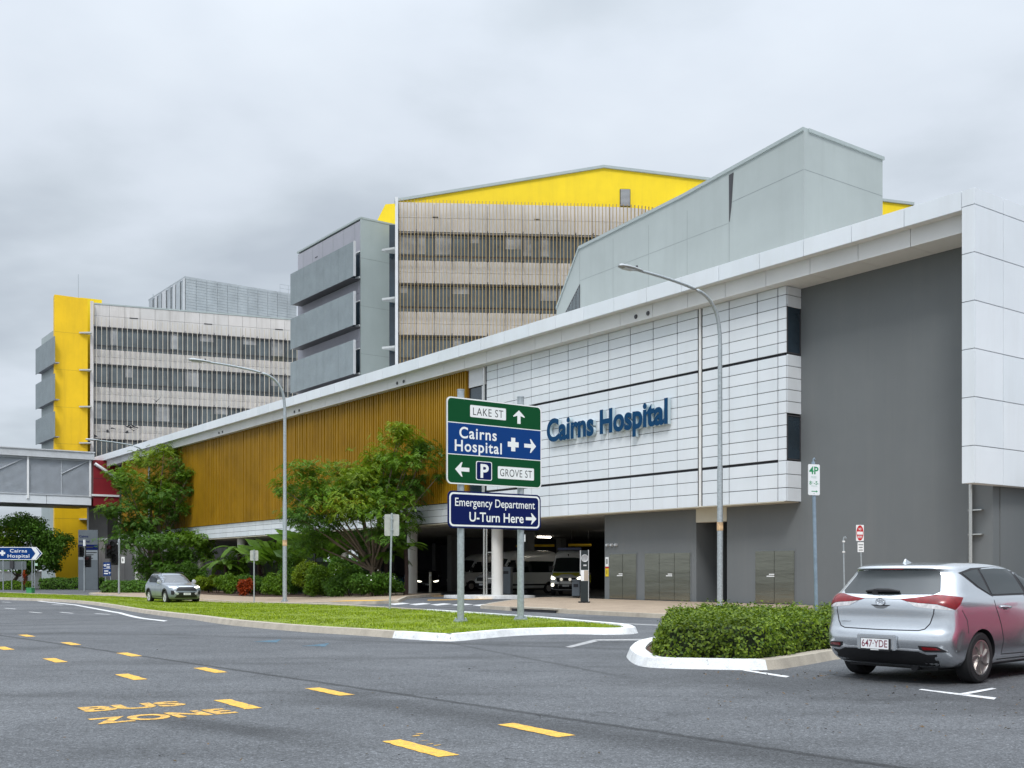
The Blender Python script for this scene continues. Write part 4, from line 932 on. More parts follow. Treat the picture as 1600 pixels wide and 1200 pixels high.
# ---- hospital arrow sign on the far left
p = ground(50, 922.5); Y = p.y; sc = Y / F
t = thing('hospital_arrow_sign', 'blue arrow shaped hospital sign on two posts at the far left', 'road sign', (p.x, Y, p.z), R(4))
def lx(u): return (u - 50) * sc
def lz_(v): return CAMH + (HZ - v) * sc - p.z
for u in (6, 50): m = MB(); m.tube([(lx(u), .05, 0), (lx(u), .05, lz_(853.5))], .05, 10); m.build('post', galv, t, smooth=40)
def arrow_out(d): return [(lx(-18), lz_(874.8 - d)), (lx(57 - d * .45), lz_(874.8 - d)), (lx(66 - d * 1.2), lz_(864.8)), (lx(57 - d * .45), lz_(854.8 + d)), (lx(-18), lz_(854.8 + d))]
m = MB(); plate(m, arrow_out(0), -.03, 0, 0); flat(m, arrow_out(.05), -.032, 0); flat(m, arrow_out(1.0), -.036, 1)
flat(m, [(lx(49), lz_(873.8)), (lx(56), lz_(873.8)), (lx(62.3), lz_(864.8)), (lx(56), lz_(855.8)), (lx(49), lz_(855.8)), (lx(55.5), lz_(864.8))][::1], -.04, 0) if False else None
vs, fs, _ = tri_fill([(lx(49), lz_(873.8)), (lx(56), lz_(873.8)), (lx(62.0), lz_(864.8)), (lx(56), lz_(855.8)), (lx(49), lz_(855.8)), (lx(55.5), lz_(864.8))], 9); m.add([(a.x, -.04, a.y) for a in vs], fs, 0)
cross(m, lx(5.3), lz_(864.2), 8.6 * sc, 8 * sc, -.04, 0)
put_text(m, 'Cairns', lx(29.7), lz_(860.6), -.04, w=26 * sc, h=5.2 * sc, bold=.012, mi=0, spacing=1.1); put_text(m, 'Hospital', lx(29.7), lz_(868.6), -.04, w=33 * sc, h=5.2 * sc, bold=.012, mi=0, spacing=1.1)
m.build('arrow_board', [swhite, sblue], t, fixn=False)
Y = 104.0; p = Vector((at(20, Y), Y, -.38)); sc = Y / F
t = thing('blank_sign_board', 'plain grey back of a wide sign on two posts under the blue arrow sign', 'road sign', p, R(3))
for u in (18, 34): m = MB(); m.tube([((u - 20) * sc, .05, 0), ((u - 20) * sc, .05, zat(877, Y) + .38)], .045, 8); m.build('post', galv, t)
m = MB(); plate(m, rrect(-30 * sc, 20 * sc, zat(890, Y) + .38, zat(877, Y) + .38, .1), .1, .12); m.build('sign_board', mat('dull_sign_grey', (.15, .17, .18), .5), t)
m = MB(); m.box(-4 * sc, 1.5 * sc, -.1, .09, zat(888, Y) + .38, zat(876, Y) + .38); m.build('control_box', frame_m, t)
Y = 100.0; t = thing('street_name_post', 'slim post with a small pale green blade right of the blue arrow sign', 'street sign', (at(54, Y), Y, -.38))
m = MB(); m.tube([(0, 0, 0), (0, 0, zat(879, Y) + .5)], .035, 8); m.build('post', galv, t); m = MB(); m.box(.02, .28, -.01, .01, zat(884, Y) + .38, zat(880, Y) + .38); m.build('blade', mat('pale_green', (.45, .65, .5), .5), t)
p = ground(47.5, 929); sc = p.y / F
t = thing('green_cabinet', 'small green roadside control cabinet under the arrow sign', 'cabinet', p)
m = MB(); m.box(-4.4 * sc, 4.4 * sc, -.25, .3, 0, 9.6 * sc); c_ = m.build('body', mat('cabinet_green', (.06, .30, .11), .5), t, bevel=.02)
m = MB(); m.box(-4.7 * sc, 4.7 * sc, -.3, .35, 9.6 * sc, 10.5 * sc); m.build('lid', mat('cabinet_lid', (.10, .36, .16), .5), t); m = MB(); m.box(-3.6 * sc, 3.6 * sc, -.262, -.25, 1.2 * sc, 8.6 * sc); m.build('door', mat('cabinet_green', (.06, .30, .11)), t)

# ---- blue two-panel sign and the grey directory board
Y = 98.0; p = Vector((at(167.5, Y), Y, -.38)); sc = Y / F
t = thing('blue_directory_sign', 'small blue two panel direction sign on a post between the traffic lights and the entrance', 'road sign', p, R(6))
m = MB(); m.tube([(5 * sc, .06, 0), (5 * sc, .06, zat(878, Y) + .38)], .05, 8); m.tube([(-3 * sc, .06, 0), (-3 * sc, .06, zat(878, Y) + .38)], .05, 8); m.build('post', galv, t)
zt, zb = zat(878.5, Y) + .38, zat(899.5, Y) + .38; zm = zat(888.5, Y) + .38
m = MB(); plate(m, [(-5.8 * sc, zb), (5.6 * sc, zb), (5.6 * sc, zt), (-5.8 * sc, zt)], -.03, 0, 1)
m.box(-5.4 * sc, 5.2 * sc, -.036, -.03, zm - .02, zm + .02, 0)
arrow(m, -3.2 * sc, (zt + zm) / 2, .34, .26, 90, -.034, 0); arrow(m, 3.8 * sc, zb + .25, .26, .22, 90, -.034, 0)
for a, b, z in ((-.5, 3.8, zt - .2), (-1, 4.2, zt - .42), (-4.4, 1.8, zm - .2), (-4.6, 1.4, zm - .43)): m.box(a * sc, b * sc, -.036, -.03, z - .07, z + .04, 0)
m.build('sign_board', [swhite, sblue], t)
Y = 104.0; p = Vector((at(137, Y), Y, -.38)); sc = Y / F
t = thing('wayfinding_board', 'tall grey hospital wayfinding board with a pale list panel beside the yellow slab', 'sign board', p, R(4))
def wz(v): return zat(v, Y) + .38
m = MB(); m.box(-14.5 * sc, 15.5 * sc, 0, .3, 0, wz(828)); m.build('board', mat('board_grey', (.12, .14, .155), .6), t, bevel=.02)
m = MB(); m.box(-14.6 * sc, 15.6 * sc, -.02, .0, wz(859), wz(851)); put_text(m, 'Cairns', -6 * sc, wz(838), -.02, w=14 * sc, h=3.4 * sc, bold=.02); put_text(m, 'Hospital', -5 * sc, wz(846), -.02, w=16 * sc, h=3.2 * sc, bold=.02); m.build('header', snavy, t, fixn=False)
m = MB(); m.box(-13.8 * sc, 15 * sc, -.015, .0, wz(875), wz(860)); m.build('list_panel', mat('list_pale', (.24, .27, .29), .6), t)
m = MB()
for a, b, v in ((-3, 14, 863), (-3, 9, 866.5), (-3, 8, 872)): m.box(a * sc, b * sc, -.02, -.015, wz(v + 1), wz(v - .4))
m.box(-3 * sc, 8 * sc, -.03, -.02, wz(856), wz(854)); m.build('list_lines', [gap], t)

# ---- traffic lights
def signal(u, vb, Yd, vt, heads, label):
    t = thing('traffic_light', label, 'traffic light', (at(u, Yd), Yd, g(at(u, Yd), Yd)), R(8), 'traffic lights at the side street'); zb = t.location.z; sc = Yd / F
    m = MB(); m.tube([(0, 0, -.1), (0, 0, zat(vt, Yd) - zb)], .075, 10); m.lathe([(.1, 0), (.08, .25), (0, .3)], 10, (0, 0, zat(vt, Yd) - zb - .1)); m.build('pole', galv, t, smooth=40)
    for du, v0, v1, w, face in heads:
        x = du * sc; z1, z0 = zat(v0, Yd) - zb, zat(v1, Yd) - zb
        m = MB(); m.box(x - w, x + w, -.12, .12, z0, z1); m.box(x - w - .14, x + w + .14, .02, .04, z0 - .14, z1 + .14); h_ = m.build('signal_head', plastic, t)
        n = 3; hh = (z1 - z0) / n
        for k in range(n):
            zc = z0 + hh * (k + .5); m = MB(); m.tube([(x, -.12, zc), (x, -.34, zc)], [w * .8, w * .8], 12, cap=False); m.lathe([(0, -.13), (w * .7, -.125)], 12, (x, 0, zc), 'y'); m.build('lens_hood', mat('lens_dark_red', (.10, .01, .012), .3) if (face and k == 2) else plastic, h_)
    return t
t1 = signal(132, 918, 96, 848, [(-3.6, 855, 868, .2, 0), (4.2, 870.5, 884, .2, 1)], 'traffic light on a thin pole in front of the grey wayfinding board')
m = MB(); m.lathe([(.11, 0), (.11, .55), (0, .56)], 10, (0, 0, zat(853, 96) + .38)); m.build('white_cap', swhite, t1)
t2 = signal(186, 927, 80, 846, [(-14, 852, 870, .2, 1), (-8.5, 846, 868, .24, 0), (-6, 866, 880, .2, 0)], 'cluster of dark traffic lights on the thicker pole near the silver suv')
m = MB(); Yd = 80; sc = Yd / F; m.box(3.6 * sc, 8.6 * sc, -.05, -.02, zat(880, Yd) + .38, zat(870, Yd) + .38); pl = m.build('small_white_sign', swhite, t2)
m = MB(); m.box(5.2 * sc, 6.6 * sc, -.056, -.05, zat(877, Yd) + .38, zat(872.5, Yd) + .38); m.build('sign_mark', sblack, pl)
m = MB(); m.tube([(-14 * sc, 0, zat(850, Yd) + .38), (0, 0, zat(850, Yd) + .38)], .04, 8); m.build('bracket_arm', galv, t2)

# ---- parking payment pillar, bins, warning notice
p = ground(913, 942, .12); t = thing('payment_pillar', 'slim black and white information pillar in front of the ambulance', 'information pillar', p, R(2))
sc = p.y / F; zt = zat(860, p.y) - p.z
m = MB(); m.box(-.15, .15, -.09, .09, .06, zt); m.build('body', mat('pillar_black', (.02, .028, .03), .35), t, bevel=.01)
m = MB(); m.box(-.175, -.148, -.085, .10, zt - .98, zt); m.box(.15, .175, -.085, .10, .0, zt + .02); m.build('side_strip', alu, t)
m = MB(); m.box(-.148, .148, -.098, -.085, zt * .42, zt * .625); m.build('white_panel', swhite, t); m = MB(); m.box(-.02, .15, -.103, -.097, zt * .425, zt * .62); m.build('notice_panel', mat('tan_panel', (.42, .36, .29), .6), t)
m = MB(); m.lathe([(.125, -.094), (.135, -.1), (.15, -.1), (.155, -.094)], 20, (.01, 0, zt - .32), 'y'); put_text(m, 'i', .01, zt - .32, -.1, w=.03, h=.16); m.box(-.05, .08, -.1, -.092, zt - .64, zt - .58); m.build('emblem', alu, t)
m = MB(); m.box(-.24, .22, -.14, .14, 0, .06); m.build('base', plastic, t)
for u, v, Y, w, h, lab in ((901, 0, 54.0, .40, .80, 'grey bin behind the black information pillar'), (792, 0, 59.0, .55, 1.45, 'dark grey bin beside the big round column')):
    t = thing('bin', lab, 'bin', (at(u, Y), Y, .12), R(-15), 'bins at the vehicle entry'); m = MB(); m.box(-w / 2, w / 2, -w / 2, w / 2, .05, h); m.build('body', mat('bin_grey', (.13, .15, .17), .5), t, bevel=.02)
    m = MB(); m.box(-w / 2 - .02, w / 2 + .02, -w / 2 - .02, w / 2 + .02, h, h + .08); m.build('lid', mat('bin_lid', (.17, .19, .21), .5), t, bevel=.02); m = MB(); m.box(-w * .3, w * .3, -w / 2 - .01, -w / 2, h - .3, h - .14); m.build('slot', gap, t)
pp = fw(0.0, -.03, 0); t = thing('warning_notice', 'small white notice above a yellow warning plate on the grey wall corner', 'notice', fw(-.05, -.005, 1.25), ROT)
m = MB(); m.box(-.11, .11, -.02, 0, .38, .82, 0); m.box(-.06, .06, -.024, -.02, .5, .74, 1); m.build('white_notice', [swhite, mat('grey_ink', (.25, .26, .26), .6)], t)
m = MB(); m.box(-.11, .11, -.02, 0, .3, .378, 0); m.box(-.11, .11, -.02, 0, -.08, .298, 1); m.box(-.02, .02, -.024, -.02, .02, .22, 2); m.build('warning_plate', [sred, syel, sblack], t)
m = MB()
for k in range(3): m.lathe([(.0, -.12), (.06, -.12), (.08, -.02), (.08, 0)], 10, (.0 + k * .3, 0, 2.63), 'y')
wl = m.build('wall_lights', alu, hosp)
# bollards at the driveway mouth
for i, (u, v) in enumerate(((672.5, 925.5), (516, 916))):
    p = ground(u, v, .12); t = thing('bollard', ('pale steel bollard standing on the kerb left of the crossing posts', 'pale steel bollard half hidden behind the garden shrubs')[i], 'bollard', p, 0, 'bollards by the driveway')
    m = MB(); m.lathe([(.085, 0), (.085, 1.2), (.07, 1.24), (0, 1.25)], 14); m.build('post', mat('bollard_cream', (.55, .52, .42), .5), t, smooth=40); m = MB(); m.lathe([(.088, 1.02), (.088, 1.1)], 14); m.build('band', syel if i == 1 else alu, t)
t = thing('steel_pipe_bollard', 'thin steel pipe standing beside the big round column', 'pole', (at(760.5, 58), 58, .0)); m = MB(); m.tube([(0, 0, 0), (0, 0, 4.0)], .06, 10); m.build('pole', stain, t, smooth=40)
for z in (1.0, 2.4): m = MB(); m.box(0, .3, -.03, .03, z, z + .06); m.build('bracket', stain, t)

# ================================================================ VEHICLES (local x forward from the rear bumper, y left, z up)
def paint(name, col, metal=.6, rough=.28): return mat('paint_' + name, col, rough, metal=metal, var=.03, vs=40, coat=.9, spec=.5)
class Car:
    """skinned shell from stacked plan outlines; patches are laid on it by ray casting"""
    def __init__(s, root, levels, body_mat, arches=(), ar=.36, hw_cut=.26):
        s.root = root; mb = MB(); n = 20
        for z, xr, xf, hw, br, cr, bf, cf in levels:
            half = [(xr, 0), (xr + .3 * br, .5), (xr + br, .82), (xr + br + .45 * cr, .965), (xr + br + cr, 1.0)]
            a, b = xr + br + cr, xf - bf - cf
            half += [(a + (b - a) / 3, 1.0), (a + (b - a) * 2 / 3, 1.0)]
            half += [(xf - bf - cf, 1.0), (xf - bf - .45 * cf, .965), (xf - bf, .82), (xf - .3 * bf, .5), (xf, 0)]
            ring = [(x, y * hw) for x, y in half]; ring += [(x, -y) for x, y in ring[-2:0:-1]]
            mb.v += [(x, y, z) for x, y in ring]
        m = len(levels); k = 22
        for i in range(m - 1):
            for j in range(k): mb.f.append((i * k + j, i * k + (j + 1) % k, (i + 1) * k + (j + 1) % k, (i + 1) * k + j))
        for base, flip in ((0, True), ((m - 1) * k, False)):
            for j in range(11):
                a, b = base + j, base + j + 1; a2, b2 = base + (k - j) % k, base + (k - j - 1) % k
                f = (a, b, b2, a2) if j not in (0, 10) else ((a, b, b2) if j == 0 else (a, b, a2))
                mb.f.append(tuple(reversed(f)) if not flip else f)
        mb.m = [0] * len(mb.f)
        ob = mb.build('body', [body_mat, plastic], root)
        md = ob.modifiers.new('s', 'SUBSURF'); md.levels = 2; md.render_levels = 2
        dg = bpy.context.evaluated_depsgraph_get(); me = bpy.data.meshes.new_from_object(ob.evaluated_get(dg)); ob.modifiers.clear(); old = ob.data; ob.data = me; bpy.data.meshes.remove(old)
        bm = bmesh.new(); bm.from_mesh(me); s.bvh = BVHTree.FromBMesh(bm); bm.free()
        for ax in arches:                                             # cut real wheel arches
            c = MB()
            for sg in (1, -1): c.lathe([(ar, sg * 2.0), (ar, sg * hw_cut * 2)], 40, (ax[0], 0, ax[1]), 'y', 1)
            cu = c.build('cutter', [body_mat, plastic], root); md = ob.modifiers.new('b', 'BOOLEAN'); md.object = cu; md.operation = 'DIFFERENCE'; md.solver = 'EXACT'
            dg = bpy.context.evaluated_depsgraph_get(); me = bpy.data.meshes.new_from_object(ob.evaluated_get(dg)); ob.modifiers.clear(); old = ob.data; ob.data = me; bpy.data.meshes.remove(old); bpy.data.objects.remove(cu)
        ob.data.name = 'body'; ob.data.polygons.foreach_set('use_smooth', [True] * len(ob.data.polygons)); ob.data.set_sharp_from_angle(angle=R(38)); s.body = ob
    def hit(s, p, view):
        """p = 2D point; view: 'rear','front','left','right','top' or an angle in degrees (direction of looking, 0 = forward, 90 = left)"""
        if view == 'rear': o, d = Vector((-3, p[0], p[1])), Vector((1, 0, 0))
        elif view == 'front': o, d = Vector((9, p[0], p[1])), Vector((-1, 0, 0))
        elif view == 'left': o, d = Vector((p[0], 4, p[1])), Vector((0, -1, 0))
        elif view == 'right': o, d = Vector((p[0], -4, p[1])), Vector((0, 1, 0))
        elif view == 'top': o, d = Vector((p[0], p[1], 5)), Vector((0, 0, -1))
        else:
            a = R(view); d = Vector((math.cos(a), math.sin(a), 0)); u = Vector((math.sin(a), -math.cos(a), 0)); o = u * p[0] - d * 6 + Vector((2.2, 0, 0)) * 0; o.z = p[1]
        h = s.bvh.ray_cast(o, d, 20)
        return (h[0], d) if h[0] is not None else (None, d)
    def patch(s, name, poly, view, m, off=.004, step=.05, parent=None, smooth=True, skirt=True):
        vs, fs, nb = tri_fill(poly, step); P = []; bad = set()
        for i, p in enumerate(vs):
            h, d = s.hit(p, view)
            if h is None: bad.add(i); P.append(Vector((0, 0, 0)))
            else: P.append(h - d * off)
        fs = [f for f in fs if not any(i in bad for i in f)]
        # long faces would mean the ray slipped past an edge of the body
        fs = [f for f in fs if max((P[f[i]] - P[f[i - 1]]).length for i in range(3)) < max(.22, step * 5)]
        mb = MB(); mb.add(P, fs)
        if skirt:
            d = s.hit(vs[0], view)[1]; ed = {}
            for f in fs:
                for i in range(len(f)): e = (f[i - 1], f[i]); ed[tuple(sorted(e))] = ed.get(tuple(sorted(e)), 0) + 1
            for (a, b), c in ed.items():
                if c == 1: o = len(mb.v); mb.v += [tuple(P[a] + d * (off + .004)), tuple(P[b] + d * (off + .004))]; mb.f.append((a, b, o + 1, o)); mb.m.append(0)
        o = mb.build(name, m, parent or s.root)
        if smooth: o.data.polygons.foreach_set('use_smooth', [True] * len(o.data.polygons)); o.data.set_sharp_from_angle(angle=R(45))
        return o
    def strip(s, name, line, view, w, m, off=.002, parent=None):
        q = densify(line, .06, closed=False); a, b = [], []
        for i, p in enumerate(q):
            d = (q[min(i + 1, len(q) - 1)] - q[max(0, i - 1)]).normalized(); n = Vector((-d.y, d.x)) * w / 2; a.append(p + n); b.append(p - n)
        mb = MB(); P = []
        for p in a + b: h, d = s.hit(p, view); P.append(None if h is None else h - d * off)
        k = len(q); mb.v = [tuple(p or (0, 0, 0)) for p in P]
        mb.f = [(i, i + 1, k + i + 1, k + i) for i in range(k - 1) if all(P[j] is not None for j in (i, i + 1, k + i, k + i + 1))]; mb.m = [0] * len(mb.f)
        return mb.build(name, m, parent or s.root)
def wheel(root, x, y, side, r, w, rim_r, spokes=9, rim=None, twist=.25, steer=0):
    M = Matrix.Translation((x, y, r)) @ Matrix.Rotation(steer, 4, 'Z')
    t = MB(); pr = [(rim_r, -w / 2 * .8), (rim_r + .015, -w / 2), (r - .03, -w / 2), (r - .006, -w / 2 + .02), (r, -w / 4), (r, w / 4), (r - .006, w / 2 - .02), (r - .03, w / 2), (rim_r + .015, w / 2), (rim_r, w / 2 * .8)]
    t.lathe(pr, 40, (0, 0, 0), 'y', closed=True); t.v = [tuple(M @ Vector(v)) for v in t.v]; to = t.build('wheel', rubber, root, smooth=35)
    d = MB(); yo = side * w / 2
    d.lathe([(rim_r * .99, yo * .35), (0, yo * .35)], 32, (0, 0, 0), 'y', 1); d.lathe([(rim_r * 1.0, yo * .75), (rim_r * 1.0, yo * .97), (rim_r * .93, yo * .98), (rim_r * .9, yo * .8)], 32, (0, 0, 0), 'y', 0)
    d.lathe([(.20 * rim_r, yo * .75), (.2 * rim_r, yo * 1.0), (.14 * rim_r, yo * 1.04), (0, yo * 1.04)], 20, (0, 0, 0), 'y', 0)
    for k in range(spokes):
        a = 2 * math.pi * k / spokes; q = []
        for rr_, da, ww in ((.15, 0, .10), (.45, twist * .4, .11), (.7, twist * .75, .13), (.94, twist, .17)):
            for sg in (-1, 1): an = a + da + sg * ww / rr_ * .42; q.append((rim_r * rr_ * math.cos(an), rim_r * rr_ * math.sin(an)))
        for yy in (yo * (.97), yo * .7): 
            pass
        o = len(d.v); d.v += [(x_, yo * .97, z_) for x_, z_ in q] + [(x_, yo * .7, z_) for x_, z_ in q]
        fs = []
        for i in range(3): fs += [(2 * i, 2 * i + 1, 2 * i + 3, 2 * i + 2), (2 * i, 2 * i + 2, 8 + 2 * i + 2, 8 + 2 * i), (2 * i + 1, 8 + 2 * i + 1, 8 + 2 * i + 3, 2 * i + 3)]
        d.f += [tuple(o + i for i in f) for f in fs]; d.m += [0] * len(fs)
    d.v = [tuple(M @ Vector(v)) for v in d.v]; d.build('rim', [rim or rimm, plastic], to, smooth=30)
    return to

def hatchback(label, loc, rz, pm, plate_txt=None, lit=False, sc=1.03, detail=True, name='hatchback_car'):
    t = thing(name, label, 'car', loc, rz); t.scale = (sc, sc, sc)
    #         z     xr    xf    hw   bow_r corner_r bow_f corner_f
    L = [(.19, .30, 4.05, .70, .05, .20, .10, .30), (.21, .22, 4.12, .79, .06, .22, .12, .35), (.30, .09, 4.24, .855, .07, .26, .16, .42), (.42, .02, 4.31, .872, .08, .28, .20, .46),
         (.52, -.01, 4.33, .880, .085, .30, .22, .48), (.62, .01, 4.31, .886, .09, .30, .24, .50), (.66, .045, 4.29, .887, .09, .28, .24, .50), (.78, .075, 4.2, .884, .085, .28, .26, .52), (.90, .065, 3.95, .878, .085, .28, .26, .5),
         (.99, .075, 3.62, .868, .09, .28, .26, .5), (1.05, .11, 3.36, .850, .10, .26, .26, .5), (1.085, .16, 3.24, .828, .11, .26, .26, .42), (1.16, .225, 3.06, .795, .11, .25, .24, .40), (1.26, .315, 2.80, .748, .11, .24, .22, .38), (1.35, .385, 2.52, .700, .11, .24, .20, .36),
         (1.385, .345, 2.40, .678, .10, .30, .20, .34), (1.415, .34, 2.28, .655, .10, .34, .2, .3), (1.445, .42, 2.1, .60, .10, .36, .2, .3), (1.465, .62, 1.9, .50, .10, .30, .2, .3), (1.475, .85, 1.7, .34, .06, .2, .1, .2)]
    c = Car(t, L, pm, ((.88, .31), (3.48, .31)), .355)
    # glazing
    c.patch('rear_window', [(-.655, 1.12), (-.60, 1.085), (0, 1.078), (.60, 1.085), (.655, 1.12), (.60, 1.25), (.55, 1.365), (.3, 1.372), (-.3, 1.372), (-.55, 1.365), (-.60, 1.25)], 'rear', cglass, .004)
    c.patch('windscreen', [(-.66, 1.07), (.66, 1.07), (.56, 1.38), (-.56, 1.38)], 'front', cglass, .004, .07)
    for sd in ('right', 'left'):
        fr = c.patch('window_surround', [(.66, 1.345), (1.0, 1.402), (1.6, 1.422), (2.2, 1.405), (2.62, 1.29), (3.1, 1.075), (2.2, 1.063), (1.18, 1.058), (.92, 1.17)], sd, plastic, .003, .06)
        for poly in ([(.73, 1.338), (1.02, 1.378), (1.13, 1.385), (1.16, 1.08), (.96, 1.175)], [(1.19, 1.388), (1.6, 1.400), (1.97, 1.392), (2.06, 1.085), (1.21, 1.078)], [(2.06, 1.388), (2.2, 1.375), (2.58, 1.275), (2.98, 1.10), (2.15, 1.086)]):
            c.patch('side_window', poly, sd, cglass, .007, .06, fr)
        c.strip('door_gap', [(1.20, 1.06), (1.235, .92), (1.34, .72), (1.42, .52), (1.40, .34)], sd, .012, gap)
        c.strip('door_gap', [(2.03, 1.06), (2.06, .8), (2.05, .32)], sd, .012, gap); c.strip('door_gap', [(1.40, .33), (2.6, .32), (2.95, .36)], sd, .010, gap); c.strip('door_gap', [(3.02, 1.02), (3.03, .7), (2.95, .36)], sd, .012, gap)
        c.strip('bumper_gap', [(.42, .90), (.52, .78), (.55, .62)], sd, .008, gap)
        sg = -1 if sd == 'right' else 1
        for x in (1.36, 2.28):
            h, _ = c.hit((x + .1, .915), sd); m = MB(); y = h.y
            m.tube([(x - .01, y - sg * .002, .92), (x + .02, y + sg * .03, .922), (x + .19, y + sg * .032, .915), (x + .22, y - sg * .002, .912)], .016, 8); m.build('door_handle', pm, t, smooth=50)
            c.patch('handle_recess_shade', [(x + .04, .945), (x + .17, .94), (x + .16, .885), (x + .06, .885)], sd, mat('recess_shade', (.10, .10, .11), .4), .001, .05)  # recess is not cut, its shade is a dark patch on the door
        h, _ = c.hit((2.85, 1.07), sd); m = MB(); m.lathe([(0, -.07), (.07, -.06), (.10, 0), (.08, .05), (0, .06)], 14, (2.82, h.y + sg * .14, 1.11), 'x'); m.box(2.78, 2.86, min(h.y - sg * .03, h.y + sg * .1), max(h.y - sg * .03, h.y + sg * .1), 1.04, 1.08); m.build('wing_mirror', pm, t, smooth=50)
        c.strip('sill_trim', [(1.35, .245), (3.0, .25)], sd, .05, plastic, .003)
        # tail light, wraps from the tailgate to the flank
        if sd == 'right':
            c.patch('tail_light', [(.245, 1.025), (.40, 1.048), (.60, 1.082), (.68, 1.082), (.80, 1.068), (.93, 1.050), (.87, .97), (.79, .905), (.70, .935), (.58, .972), (.40, .985), (.30, 1.0)], 48, tlred, .009, .035)
            c.patch('tail_light_clear', [(.30, .996), (.40, .982), (.575, .966), (.69, .93), (.78, .90), (.66, .905), (.52, .918), (.38, .935)], 48, tlwhite, .008, .035)
        else:
            c.patch('tail_light', [(-.245, 1.025), (-.40, 1.048), (-.60, 1.082), (-.68, 1.082), (-.80, 1.068), (-.93, 1.050), (-.87, .97), (-.79, .905), (-.70, .935), (-.58, .972), (-.40, .985), (-.30, 1.0)], -48, tlred, .009, .035)
            c.patch('tail_light_clear', [(-.30, .996), (-.40, .982), (-.575, .966), (-.69, .93), (-.78, .90), (-.66, .905), (-.52, .918), (-.38, .935)], -48, tlwhite, .008, .035)
    # tailgate, bumper, plate
    c.strip('tailgate_gap', [(-.66, .93), (-.655, .86), (-.62, .74), (-.57, .675), (-.50, .655), (0, .65), (.50, .655), (.57, .675), (.62, .74), (.655, .86), (.66, .93)], 'rear', .012, gap)
    c.strip('tailgate_crease_shade', [(-.35, 1.02), (0, 1.025), (.35, 1.02)], 'rear', .008, mat('crease_shade', (.25, .26, .28), .4), .001)  # crease drawn as a dark strip, its shade put into the colour
    c.patch('bumper_lower', [(-.70, .375), (-.60, .365), (-.50, .40), (-.26, .405), (.26, .405), (.50, .40), (.60, .365), (.70, .375), (.69, .28), (.66, .225), (-.66, .225), (-.69, .28)], 'rear', plastic, .006, .06)
    for sg in (-1, 1):
        v = 40 if sg < 0 else -40; k = 1 if sg < 0 else -1
        b_ = c.patch('reflector_bezel', [(k * .42, .475), (k * .62, .47), (k * .76, .405), (k * .50, .40), (k * .44, .43)], v, plastic, .008, .04)
        c.patch('reflector', [(k * .455, .462), (k * .61, .458), (k * .66, .43), (k * .475, .425)], v, tlred, .012, .04, b_)
    c.patch('bumper_crease_highlight', [(-.9, .41), (-.3, .415), (.3, .415), (.9, .41), (.9, .425), (.3, .432), (-.3, .432), (-.9, .425)], 'rear', mat('crease_highlight', (.7, .71, .73), .3, metal=.4), .003, .05) if detail else None  # pale strip paints the highlight along the bumper crease
    m = MB(); m.box(-.028, .02, -.265, .265, .405, .59); m.build('plate_recess', pm, t, bevel=.012)
    if plate_txt:
        m = MB(); m.box(-.052, -.036, -.195, .195, .395, .545, 0); m.box(-.056, -.05, -.186, .186, .418, .540, 1)
        vs, fs = text_geo(plate_txt, .345, .088, .004); m.add([(-.0575, -v.x, .484 + v.y) for v in vs], fs, 2)
        m.box(-.0575, -.055, -.055, .055, .402, .412, 1); m.build('number_plate', [sblack, swhite, mat('plate_maroon', (.20, .02, .05), .5)], t, fixn=False)
        # oval emblem over the tailgate handle, small script at lower left
        h, _ = c.hit((0, .985), 'rear'); m = MB()
        def ring(rx, rz, cz, rad, n=28): m.tube([(h.x - .012, rx * math.cos(k * 2 * math.pi / n), .988 + cz + rz * math.sin(k * 2 * math.pi / n)) for k in range(n + 1)], rad, 6, cap=False)
        ring(.062, .042, 0, .006); ring(.020, .040, 0, .004); ring(.044, .016, .018, .004); m.build('emblem', chrome, t, smooth=60)
        c.patch('tailgate_grip_shade', [(-.11, .945), (0, .95), (.11, .945), (.08, .92), (.04, .905), (-.04, .905), (-.08, .92)], 'rear', mat('grip_shade', (.16, .17, .18), .4), .003, .03)  # dark crescent paints the shade of the grip recess, nothing is hollowed
        c.patch('grip_shadow', [(-.13, .952), (.13, .952), (.11, .94), (-.11, .94)], 'rear', plastic, .005, .03)
        h, _ = c.hit((.48, .74), 'rear'); vs, fs = text_geo('COROLLA', .16, .018, .01); m = MB(); m.add([(h.x - .004 + .012 * (0.5 - (v.x + .08) / .16), .50 - v.x, .735 + v.y) for v in vs], fs); m.build('model_script', chrome, t, fixn=False)
    m = MB(); q = []
    for y in (.26, .1, -.06, -.2): h, _ = c.hit((y, 1.115), 'rear'); q.append((h.x - .028, y, 1.115 + (.012 if abs(y) < .2 else 0)))
    m.tube(q, [.012, .026, .026, .012], 8); m.lathe([(.04, -.02), (.04, .02), (0, .03)], 12, (q[1][0], .12, 1.10), 'x'); m.build('rear_wiper', plastic, t, smooth=60)
    m = MB(); m.prism([(.62, 1.455), (.80, 1.462), (.76, 1.472), (.68, 1.505), (.655, 1.518), (.645, 1.512)], lambda p, k: Vector((p[0], (-.022 if k == 0 else .022) * (1.0 if p[1] < 1.5 else .35), p[1]))); m.build('roof_antenna', pm, t, smooth=50)
    h, _ = c.hit((0, 1.40), 'rear'); m = MB(); m.box(h.x - .004, h.x + .03, -.14, .14, 1.384, 1.392); m.build('brake_light', tlred, t)
    c.strip('spoiler_shadow', [(-.56, 1.378), (0, 1.386), (.56, 1.378)], 'rear', .012, plastic, .003)
    # front end
    c.patch('grille', [(-.62, .42), (.62, .42), (.66, .25), (-.66, .25)], 'front', plastic, .006, .08); c.patch('front_plate', [(-.18, .52), (.18, .52), (.18, .41), (-.18, .41)], 'front', swhite, .012, .1)
